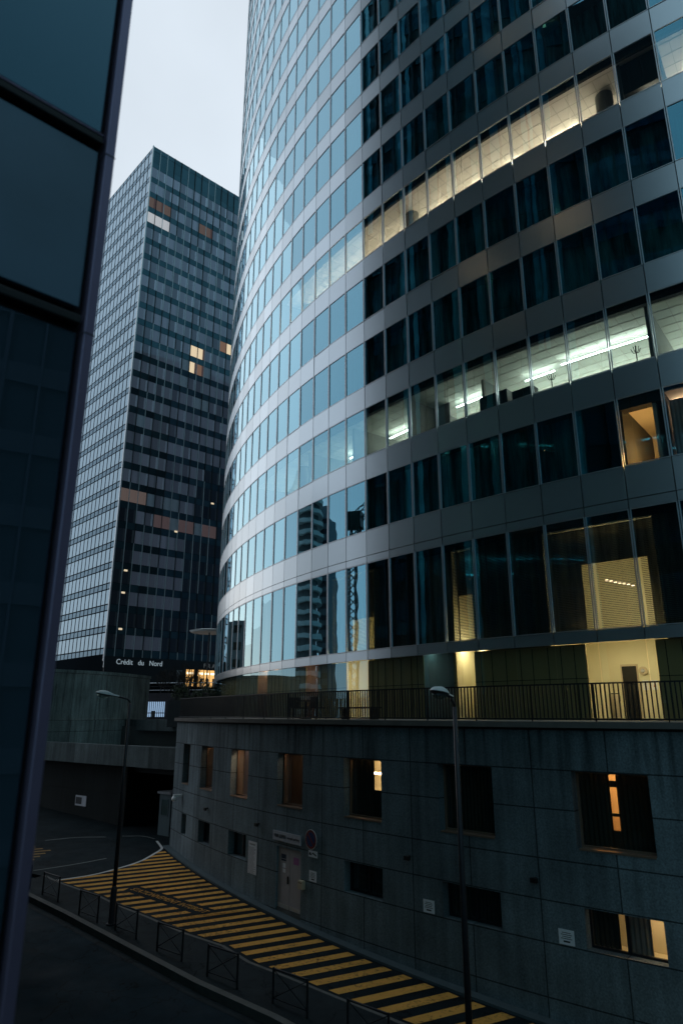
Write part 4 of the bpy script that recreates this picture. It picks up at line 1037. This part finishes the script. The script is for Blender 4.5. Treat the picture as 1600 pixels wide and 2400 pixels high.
for c in range(NCR+1):
    f = 0
    while f < NFF:
        n = random.randint(1, 3); bb = fl if (random.random() < .55) else fd
        za, zb = ZF - f*FHH + (3.7 if f == 0 and c else 0), max(ZF - (f+n)*FHH, 7)
        p = K0 + FU*(c*MOD) + NR*.10; bb.obox((p.x, p.y, (za+zb)/2), FU*.04, NR*.09, (0, 0, (za-zb)/2)); f += n
tag(fl.build('light_mullion_grid', MT['fin_light'], far), kind='stuff'); tag(fd.build('dark_mullion_grid', MT['fin_dark'], far), kind='stuff')
# left face: bright glazing in a dark grid
bl, b2 = MB(), MB()
for f in range(-1, NFF):
    zt = ZF - f*FHH
    for c in range(NCL):
        s0, s1 = c*MOD+.17, (c+1)*MOD-.17
        face_quad(bl, 0, s0, s1, zt-3.40, zt-1.12, .02) if f < NFF-1 else None; face_quad(b2, 0, s0, s1, zt-.92, zt-.10, .02)
tag(bl.build('bright_window_grid', MT['far_left'], far), kind='stuff'); tag(b2.build('bright_band_grid', MT['far_left2'], far), kind='stuff')
b = MB(); p = K0 + (NR+NL)*.05; b.obox((p.x, p.y, (ZT+8)/2), FU*.10, FV*.16, (0, 0, (ZT-8)/2)); b.build('corner_trim', MT['fin_light'], far)
# base of the far tower: dark fascia with lettering, lit shop
b = MB()
p = K0 + FU*NCR*MOD/2 + NR*.18; b.obox((p.x, p.y, 6.9), FU*(NCR*MOD/2), NR*.10, (0, 0, 1.9)); b.build('base_fascia', MT['fin_dark'], far)
MT['sign_letters'] = emit('sign_letters', (.62, .80, .92), .34)
text('lettering', 'Crédit   du   Nord', 1.15, MT['sign_letters'], K0 + FU*5.95 + NR*.34 + Vector((0, 0, 7.95)), FU, (0, 0, 1), far, .03, width=8.0)
MT['fra'] = emit('fra_letters', (.55, .65, .7), .10)
text('lettering', 'F R A', 1.05, MT['fra'], K0 + FU*19.1 + NR*.34 + Vector((0, 0, 8.0)), FU, (0, 0, 1), far, .02)
MT['shop'] = emit('shop_interior', (1.0, .55, .18), 1.1); MT['shop_hot'] = emit('shop_lamp', (1.0, .86, .6), 3.0)
for s0, s1 in ((14.6, 16.1), (16.9, 18.0), (18.15, 19.2), (19.3, 20.6)):
    b = MB(); face_quad(b, 1, s0, s1, 4.5, 7.3, .30); b.build('shop_window', MT['shop'], far)
    b = MB(); face_quad(b, 1, s0+.15, s1-.1, 6.55, 6.85, .33); b.build('shop_light', MT['shop_hot'], far)
    b = MB(); p = K0 + FU*(s0*.4+s1*.6) + NR*.36; b.obox((p.x, p.y, 5.2), FU*.25, NR*.04, (0, 0, .7)); b.build('shop_display', MT['brown_room'], far)
b = MB(); p = K0 + FU*13.3 + NR*.33; b.obox((p.x, p.y, 5.9), FU*.5, NR*.02, (0, 0, 1.2)); b.build('shop_blind', MT['blind_grey'], far)
for (s_, z) in ((1.9, 22.6), (1.8, 18.9), (1.9, 13.0), (10.6, 30.8), (17.7, 37.5)):
    b = MB(); face_quad(b, 1, s_, s_+.62, z, z+.30, .12); b.build('lit_lamp', MT['far_lit'], far)

# ================================================================== LEFT FOREGROUND BUILDING
HD = -22.45
K = Vector((4.5*math.sin(R_(HD)), 4.5*math.cos(R_(HD)), 0)); WD = Vector((math.sin(R_(47)), math.cos(R_(47)), 0)); WN = Vector((WD.y, -WD.x, 0))
lb_ = thing('glass_building', 'near dark panelled glass building filling the left edge, purple metal corner', 'building', (K.x, K.y, -8))
MT['panel_blue'] = plain('enamel_panel', (.10, .17, .245), .42, .1, .25, 1.6, spec=.5)
MT['near_glass'] = glass('near_glass', r0=.12, power=2.5, tint0=(.35, .6, .85), body=(.03, .055, .075))
MT['corner_metal'] = plain('corner_metal', (.23, .185, .29), .38, .6, .15, 2)
MT['joint_black'] = plain('joint_black', (.008, .010, .013), .6)
TRW = .072                                # corner trim width
def wall_box(b, s0, s1, z0_, z1_, o0, o1, m=0):
    c = K - WD*(s0+s1)/2 + WN*(o0+o1)/2; b.obox((c.x, c.y, (z0_+z1_)/2), WD*(s1-s0)/2, WN*(o1-o0)/2, (0, 0, (z1_-z0_)/2), m)
ZJ1, ZJ2 = .908*4.5, .572*4.5
rows = [(ZJ2+.10, ZJ1-.10, 'panel_blue', 'wall_panel')]
z = ZJ1
for i in range(12):
    rows.append((z+.08, z+3.1-.08, 'near_glass', 'glass_panel')); rows.append((z+3.1+.08, z+4.67-.08, 'panel_blue', 'wall_panel')); z += 4.67
rows.append((-8.4, ZJ2-.10, 'near_glass', 'glass_panel'))
for s0 in range(0, 24, 3):
    for (za, zb, mm, nm) in rows:
        if za > 24 and s0 > 6: continue
        b = MB(); wall_box(b, TRW+.035+s0, TRW+.005+s0+3, max(za, -8.4), zb, -.05, 0); b.build(nm, MT[mm], lb_, bevel=.006)
HB = 54.0
b = MB(); wall_box(b, .02, 26, -8.6, HB, -9.0, -.07); b.build('body', MT['joint_black'], lb_)
b = MB(); wall_box(b, -.0, TRW, -8.6, 30, -.20, .05); o = b.build('corner_trim', MT['corner_metal'], lb_, bevel=.009)
b = MB()
for zz in (ZJ1-.12, ZJ2-.1, ZJ1+4.55): wall_box(b, -.002, TRW+.001, zz-.004, zz+.004, -.2, .052)
b.build('trim_joint', MT['joint_black'], lb_)
for zz in (ZJ1, ZJ2):
    b = MB(); wall_box(b, TRW+.02, 24, zz-.035, zz+.03, -.05, .03); b.build('transom', MT['joint_black'], lb_, bevel=.01)
b = MB(); wall_box(b, TRW+.02, 24, ZJ1+.031, ZJ1+.043, -.05, .034); b.build('transom_cap', MT['corner_metal'], lb_, bevel=.004)
# end wall seen only as a reflection in the round tower: fins and floor bands
b = MB()
for i in range(9):
    c = K - WN*(.6 + i*1.0) + WD*.06; b.obox((c.x, c.y, HB/2-4.2), WD*.08, WN*.05, (0, 0, HB/2+4))
b.build('fin', MT['fin_dark'], lb_)
b = MB()
for i in range(12):
    c = K - WN*4.6 + WD*.0; b.obox((c.x, c.y, -6.5+i*4.4), WD*.03, WN*4.3, (0, 0, 1.3))
b.build('end_window_band', MT['far_sp'], lb_)

# ================================================================== BUILDINGS MIRRORED IN THE ROUND TOWER (left of the picture)
MT['teal_a'] = glass('teal_strip', r0=.12, power=2.5, tint0=(.2, .7, .8), body=(.22, .62, .72))
dk = thing('dark_tower', 'tall dark finned office tower mirrored in the right windows of the round tower', 'tower', (-25, 18, -8))
DP = [(-18.4, 34.1), (-7.5, 10.5), (-30, 2), (-44, 27)]
b = MB(); b.prism(DP, -8.4, 86); b.build('body', plain('dark_tower_wall', (.03, .07, .08), .6), dk)
e, f_ = Vector((*DP[0], 0)), Vector((*DP[1], 0)); dd = (f_-e).normalized(); dn = Vector((-dd.y, dd.x, 0))
if dn.x < 0: dn = -dn
b = MB(); g2 = MB(); L = (f_-e).length; s_ = .7
while s_ < L:
    c = e + dd*s_ + dn*.25; b.obox((c.x, c.y, 39), dd*.07, dn*.25, (0, 0, 47)); s_ += 1.45
b.build('fin', plain('fin_teal', (.03, .05, .06), .4, .4), dk)
b = MB(); s_ = .8; rr_ = random.Random(11)
while s_ < L-1:
    w_ = rr_.uniform(.25, .9); za = rr_.choice((-8, 12, 24, 40)); zb = rr_.choice((60, 74, 85))
    c = e + dd*(s_+w_/2) + dn*.10; b.obox((c.x, c.y, (za+zb)/2), dd*w_/2, dn*.04, (0, 0, (zb-za)/2)); s_ += w_ + rr_.uniform(.5, 2.6)
b.build('glass_strip', MT['teal_a'], dk)
for (sp, zl) in ((24.1, 53.8), (24.5, 33.9), (18.8, 52.7), (23.0, 34.6), (15.6, 30.5)):
    c = e + dd*sp + dn*.62; b = MB(); b.obox((c.x, c.y, zl), dd*.20, dn*.08, (0, 0, .18)); b.build('lit_lamp', MT['l_tower'], dk)
for i in range(24):
    c = e + dd*L/2 + dn*.03; g2.obox((c.x, c.y, -5+i*3.8), dd*(L/2-.1), dn*.03, (0, 0, 1.2))
g2.build('window_band', glass('dark_tower_glass', r0=.04, power=3, tint0=(.1, .5, .6), body=(.020, .07, .085)), dk)

rt = thing('round_tower', 'round residential tower with pale curved balconies mirrored in the glass facade', 'tower', (-131, 96.5, -8))
b = MB(); b.tube([(-131, 96.5, -8), (-131, 96.5, 56)], 6.6, 32); b.build('body', plain('round_tower_wall', (.12, .14, .15), .7), rt, smooth=True)
for i in range(21):
    b = MB(); b.ring((-131, 96.5), 6.5, 7.9, -6+i*3.0, -4.9+i*3.0, 0, 360, 40); b.build('balcony', MT['pale_band'], rt)
sl_ = thing('apartment_tower', 'plain slab tower of flats mirrored right beside the round balcony tower', 'tower', (-146, 88.5, -8))
b = MB(); b.box(-160, -140, 85.6, 93, -8, 56); b.build('body', plain('slab_grey', (.22, .26, .29), .8), sl_)
for i in range(20):
    b = MB(); b.box(-139.98, -139.9, 86.4, 92.2, -6+i*3.0, -4.6+i*3.0); b.build('window_band', MT['far_dark'] if 'far_dark' in MT else MT['slab'], sl_)
ab = thing('apartment_block', 'pale grey apartment block with dark windows mirrored low in the left windows', 'building', (-52, 106, -8))
b = MB(); AU, AV = Vector((-.62, -.785, 0)), Vector((-.785, .62, 0)); ac = Vector((-50.5, 104.5, 0)); b.obox((ac.x, ac.y, 2.5), AU*6.0, AV*3, (0, 0, 12.5)); b.build('wall', plain('apartment_wall', (.36, .34, .36), .85), ab)
for i in range(8):
    for j in range(3):
        c = ac - AV*3.02 + AU*(-4+j*4); b = MB(); b.obox((c.x, c.y, -6+i*2.8), AU*.9, AV*.03, (0, 0, .65)); b.build('window', MT['joint_black'], ab)
MT['crane'] = plain('crane_paint', (.10, .12, .14), .6)
cr = thing('tower_crane', 'dark lattice tower crane mirrored in the middle windows', 'crane', (-67.3, 48.0, -8))
def lattice(p, q, wd, n, r):
    b = MB(); p, q = Vector(p), Vector(q); d = (q-p).normalized(); a = d.cross(Vector((1, 0, 0))).normalized()*wd; c = d.cross(a).normalized()*wd
    for (i, j) in ((1, 1), (1, -1), (-1, 1), (-1, -1)): b.tube([p+a*i+c*j, q+a*i+c*j], r, 5)
    for k in range(n):
        u, v = p+(q-p)*k/n, p+(q-p)*(k+1)/n
        for (i, j, i2, j2) in ((1, 1, -1, 1), (-1, 1, -1, -1), (-1, -1, 1, -1), (1, -1, 1, 1)): b.tube([u+a*i+c*j, v+a*i2+c*j2], r*.7, 4)
    return b
lattice((-67.3, 48, -8), (-67.3, 48, 29), .55, 30, .12).build('mast', MT['crane'], cr)
lattice((-67.3, 48, 29), (-69, 38, 39), .7, 9, .10).build('jib', MT['crane'], cr)
b = MB(); b.box(-68.4, -66.2, 47, 50.5, 27.5, 30); b.build('cab', MT['black'], cr)

ro = thing('rear_office', 'office block behind the viewer mirrored faintly in the near glass panels', 'building', (23, -13, -8))
RA = Vector((.562, .833, 0)); RN = Vector((-.833, .562, 0)); rc = Vector((25, -14.4, 0))
b = MB(); p = rc - RN*5; b.obox((p.x, p.y, 11), RA*17, RN*5, (0, 0, 19)); b.build('body', plain('rear_wall', (.10, .14, .18), .7), ro)
for i in range(9):
    b = MB(); p = rc + RN*.12; b.obox((p.x, p.y, -6+i*3.9), RA*17, RN*.12, (0, 0, .55)); b.build('floor_band', plain('rear_band', (.19, .22, .27), .6), ro)
rr_ = random.Random(4); b = MB()
for i in range(14):
    p = rc + RA*(-16.5+i*2.4+rr_.uniform(-.5, .5)) + RN*.2; b.obox((p.x, p.y, 11), RA*rr_.choice((.06, .1, .5)), RN*.1, (0, 0, 19))
b.build('pilaster', plain('rear_pilaster', (.22, .24, .31), .6), ro)

# ================================================================== UNDERPASS, CONCRETE WALLS, PLAZA
A = Vector((-8.0, 38.5, 0)); B = Vector((-21.5, 49.5, 0)); ud = (B-A).normalized(); un = Vector((ud.y, -ud.x, 0))
if un.y > 0: un = -un
UL = (B-A).length
bridge = thing('underpass_bridge', 'dark concrete underpass bridge with a pale fascia beyond the yellow hatching', 'bridge', tuple(A + Vector((0, 0, -6.5))))
def ub(s0, s1, z0_, z1_, o0, o1): # along fascia, height, outward offset
    c = A + ud*(s0+s1)/2 + un*(o0+o1)/2; return (c.x, c.y, (z0_+z1_)/2), ud*(s1-s0)/2, un*(o1-o0)/2, (0, 0, (z1_-z0_)/2)
MT['conc2'] = concrete_panels('bridge_concrete', (.095, .115, .122), None, 2.6, .4, (), .03)
def uvbox(b, args):
    c, ax, ay, az = [Vector(x) for x in args]
    for (n, a, d) in ((ay, ax, az), (-ay, ax, az), (ax, ay, az), (-ax, ay, az), (az, ax, ay), (-az, ax, ay)):
        P = [c+n-a-d, c+n+a-d, c+n+a+d, c+n-a+d]; la = (c.x*ud.x + c.y*ud.y)
        b.poly(P, 0, [(v.x*ud.x+v.y*ud.y, v.z) if abs(d.z) > 0 else (v.x*ud.x+v.y*ud.y, v.x) for v in P])
b = MB(); uvbox(b, ub(-.5, UL+6, -2.92, -1.78, -.4, 0)); b.build('fascia', MT['conc2'], bridge)
b = MB(); uvbox(b, ub(-.5, UL+6, -2.90, -2.3, -16, -.41)); b.build('deck', MT['conc2'], bridge)
b = MB(); uvbox(b, ub(-.5, UL+6, -1.2, -.40, -9, -8)); b.build('upper_wall', MT['conc2'], bridge)
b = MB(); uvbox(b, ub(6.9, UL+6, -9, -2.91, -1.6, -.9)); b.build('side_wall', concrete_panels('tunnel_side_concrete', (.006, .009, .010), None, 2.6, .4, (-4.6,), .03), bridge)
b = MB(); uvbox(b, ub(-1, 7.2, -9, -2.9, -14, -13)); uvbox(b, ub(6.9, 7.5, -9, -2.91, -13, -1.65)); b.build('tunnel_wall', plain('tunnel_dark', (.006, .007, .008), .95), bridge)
b = MB(); b.obox(*ub(.1, 6.9, -3.35, -2.93, -2.2, -1.4)); b.build('beam', plain('beam_dark', (.04, .045, .05), .9), bridge)
# plate with a bright smear on the side wall
c = A + ud*11.6 + un*-.87
t = thing('direction_plate', 'pale rectangular sign plate on the dark underpass wall', 'sign', (c.x, c.y, -5.25))
b = MB(); b.obox((0, 0, 0), ud*.62, un*.02, (0, 0, .30)); b.build('panel', MT['offwhite'], t, local=True)
b = MB(); b.obox(un*.025 + ud*.22, ud*.34, un*.004, (0, 0, .20)); b.build('worn_face', MT['dark_metal'], t, local=True)
# three round limit signs hanging under the beam
for i, (s_, r, txt) in enumerate(((2.15, .26, ''), (1.35, .22, '3m'), (.55, .26, '15'))):
    c = A + ud*(s_+.1) + un*-1.36
    t = thing('round_sign', ['dim round blue sign under the underpass beam, leftmost above the cabin', 'dim small round height limit sign in the middle above the cabin', 'dim round speed limit sign above the cabin nearest the curved wall'][i], 'road sign', (c.x, c.y, -3.72), 0, 'round signs above the cabin')
    b = MB(); b.tube([un*0, un*.02], r, 24); b.build('rim', MT['dark_metal'] if i == 0 else plain('dirty_red', (.10, .03, .03), .8), t, local=True)
    b = MB(); b.tube([un*.02, un*.025], r*.74, 24); b.build('face', plain('dirty_face', (.03, .05, .10) if i == 0 else (.12, .11, .10), .9), t, local=True)
    b = MB(); b.tube([(0, 0, r-.01), (0, 0, .42)], .015, 6); b.build('hanger', MT['dark_metal'], t, local=True)
    if txt: text('lettering', txt, r*.75, MT['ink'], Vector((c.x, c.y, -3.72)) + un*.028, -ud, (0, 0, 1), t, .002)
# guard cabin
cp = Vector((-9.85, 41.2, 0)); cz = gz(cp.x, cp.y)
t = thing('guard_cabin', 'small pale blue cabin with a dark window at the end of the wall', 'cabin', (cp.x, cp.y, cz), math.atan2(-un.y, -un.x) - math.pi/2)
MT['cabin'] = plain('cabin_paint', (.06, .10, .12), .6, 0, .15, 3)
b = MB(); b.box(-.5, .5, 0, .9, 0, 2.15); b.build('body', MT['cabin'], t, local=True)
b = MB(); b.box(-.60, .60, -.12, 1.0, 2.15, 2.27); b.build('roof', MT['blind_grey'], t, local=True)
b = MB(); b.box(-.28, .28, -.012, -.002, 1.05, 1.85); b.build('window', MT['pane_dark'], t, local=True)
b = MB()
for (x0, x1, zz0, zz1) in ((-.33, -.28, 1.0, 1.9), (.28, .33, 1.0, 1.9), (-.28, .28, 1.0, 1.05), (-.28, .28, 1.85, 1.9)): b.box(x0, x1, -.025, -.001, zz0, zz1)
b.build('window_frame', MT['cabin'], t, local=True)
# curved concrete wall standing on the deck
pts = [(-26.5, 48.0), (-23.2, 48.6), (-20.6, 50.2), (-18.6, 52.6), (-17.2, 55.8), (-16.35, 60.0)]
pts = smooth_line(pts, 4)
b = MB(); L = 0
for i in range(len(pts)-1):
    p, q = Vector(pts[i]), Vector(pts[i+1]); l = (q-p).length
    for (z0_, z1_, o) in ((-2.4, -.42, .12), (-.42, 2.86, 0), (2.86, 3.10, .10)):
        d = (q-p).normalized(); n = Vector((d.y, -d.x))*o
        b.poly([(p.x+n.x, p.y+n.y, z0_), (q.x+n.x, q.y+n.y, z0_), (q.x+n.x, q.y+n.y, z1_), (p.x+n.x, p.y+n.y, z1_)], 0, [(L, z0_), (L+l, z0_), (L+l, z1_), (L, z1_)])
    L += l
back = [(-17.2, 61), (-27, 61)]
top = [tuple(p) for p in pts] + back
b.poly([(x, y, 3.10) for x, y in top], 0, [(x, y) for x, y in top])
p, q = pts[-1], back[0]; b.poly([(p[0], p[1], -2.4), (q[0], q[1], -2.4), (q[0], q[1], 3.1), (p[0], p[1], 3.1)], 0, [(.3, -2.4), (1.3, -2.4), (1.3, 3.1), (.3, 3.1)])
MT['conc3'] = concrete_panels('curved_wall_concrete', (.46, .52, .52), None, 3.4, 1.2, (2.86, -.42, -1.2), .03)
o = b.build('concrete_wall', MT['conc3']); tag(o, 'curved dark concrete wall above the underpass in front of the far tower', 'wall')
# raised plaza behind with its retaining wall
PLZ = 1.9
b = MB(); b.prism([(-30, 74), (8, 66), (60, 130), (30, 200), (-90, 200), (-90, 100)], -9, PLZ); tag(b.build('plaza', MT['plaza']), kind='structure')
rw_ = thing('retaining_wall', 'dark retaining wall below the hedge with a bright barred opening', 'wall', (-18, 70.5, -1))
a_, c_ = Vector((-30, 73.4, 0)), Vector((6, 65.8, 0)); rd = (c_-a_).normalized(); rn = Vector((rd.y, -rd.x, 0))
b = MB(); m_ = (a_+c_)/2 + rn*.2; b.obox((m_.x, m_.y, 0), rd*(c_-a_).length/2, rn*.2, (0, 0, 2.0)); b.build('wall', plain('retaining_concrete', (.055, .05, .06), .9, 0, .3, 1, spec=.1), rw_)
gc = a_ + rd*11.9 + rn*.42
b = MB(); b.obox((gc.x, gc.y, .45), rd*.95, rn*.01, (0, 0, .72)); b.build('lit_opening', emit('garage_light', (.45, .68, 1.0), .62), rw_)
b = MB()
for i in range(9): p = gc + rd*(-.85+i*.21) + rn*.04; b.obox((p.x, p.y, .45), rd*.028, rn*.02, (0, 0, .74))
p = gc + rn*.045; b.obox((p.x, p.y, .1), rd*.95, rn*.02, (0, 0, .04)); p = gc + rd*-.2 + rn*.06; b.obox((p.x, p.y, .0), rd*.16, rn*.03, (0, 0, .3))
b.build('grille', MT['black'], rw_)
b = MB(); b.prism([(-30, 61), (-8, 52), (2, 62), (-30, 73)], -9, -.9); tag(b.build('lower_court', MT['plaza']), kind='structure')
# handrail of the plaza stairs
hr = thing('stair_railing', 'thin pale stair railing on the plaza left of the lit shop', 'railing', (-20, 72, PLZ))
for k, zz in enumerate((3.0, 2.65, 2.3)):
    b = MB(); p, q = a_ + rd*9 + rn*.0, a_ + rd*20; b.tube([(p.x, p.y, zz), (q.x, q.y, zz)], .035 if k == 0 else .02, 6); b.build('handrail', MT['alu'] if k != 1 else MT['dark_metal'], hr)
for i in range(8):
    p = a_ + rd*(9+i*1.55); b = MB(); b.tube([(p.x, p.y, 1.9), (p.x, p.y, 3.0)], .03, 6); b.build('post', MT['dark_metal'], hr)
# disc canopy beside the tower
cn = thing('canopy', 'pale disc canopy on a slim post at the foot of the far tower', 'canopy', (-16.1, 84, PLZ))
b = MB(); b.tube([(0, 0, 7.6), (0, 0, 7.8), (0, 0, 7.95)], [2.2, 2.4, 1.6], 28); b.build('disc', MT['lamp_white'], cn, local=True)
b = MB(); b.tube([(0, 0, 0), (0, 0, 7.6)], .08, 8); b.build('post', MT['dark_metal'], cn, local=True)

# ---- bare tree
def bare_tree(base, h, label, seed):
    rnd = random.Random(seed); t = thing('bare_tree', label, 'tree', base)
    tr, br = MB(), MB()
    def grow(p, d, l, r, depth):
        q = p + d*l; m_ = p + d*l*.5 + Vector((rnd.uniform(-.06, .06)*l, rnd.uniform(-.06, .06)*l, 0))
        (tr if depth == 0 else br).tube([p, m_, q], [r, r*.85, r*.7], 6 if depth < 2 else 4, caps=False)
        if depth >= 6: return
        for i in range(rnd.choice((2, 3, 3)) if depth else 6):
            nd = (d + Vector((rnd.uniform(-.75, .75), rnd.uniform(-.75, .75), rnd.uniform(-.1, .5)))).normalized()
            grow(q if i else q, nd, l*rnd.uniform(.68, .9), max(.012, r*rnd.uniform(.5, .65)), depth+1)
    grow(Vector((0, 0, 0)), Vector((.03, 0, 1)).normalized(), h*.17, h*.016, 0)
    tr.build('trunk', MT['bark'], t, local=True, smooth=True); br.build('crown', MT['bark'], t, local=True)
    return t
bare_tree((-12.3, 53.6, -.9), 6.6, 'bare dark tree with many thin branches beside the curved concrete wall', 3)
# ---- hedge of small leaves
pl_ = thing('planter', 'low dark concrete planter wall carrying the hedge behind the railing end', 'planter', (-10.2, 52, -.9))
b = MB(); b.prism([(-12.6, 51.6), (-7.0, 50.6), (-6.6, 52.4), (-12.4, 53.4)], -.9, .95); b.build('wall', plain('planter_concrete', (.05, .055, .06), .9, 0, .3, 2, spec=.1), pl_)
hd_ = thing('hedge', 'dark ragged hedge on the planter in front of the lit shop', 'hedge', (-10, 52, .95))
b = MB(); rnd = random.Random(5)
for i in range(3600):
    u = rnd.random(); top = .75 + .30*math.sin(u*17) + .2*math.sin(u*43+1); x = -12.5 + u*5.7; y = 51.7 - u*1.0 + rnd.uniform(0, 1.5)
    zz = .9 + rnd.random()**.7*top*(1.1 if rnd.random() > .06 else 1.5); s_ = rnd.uniform(.04, .09)
    n = Vector((rnd.uniform(-1, 1), rnd.uniform(-1, 1), rnd.uniform(-1, 1))).normalized(); a1 = n.orthogonal().normalized()*s_; a2 = n.cross(a1)
    P = Vector((x, y, zz)); b.poly([P-a1, P-a2*.5, P+a1, P+a2*.5])
b.build('foliage', MT['leaf'], hd_)
b = MB()
for i in range(12): b.tube([(-12.2+i*.47, 52.3-i*.08, .9), (-12.1+i*.47, 52.3-i*.08, 1.6)], .03, 5)
b.build('stem', MT['bark'], hd_)
SC.cycles.use_denoising = True
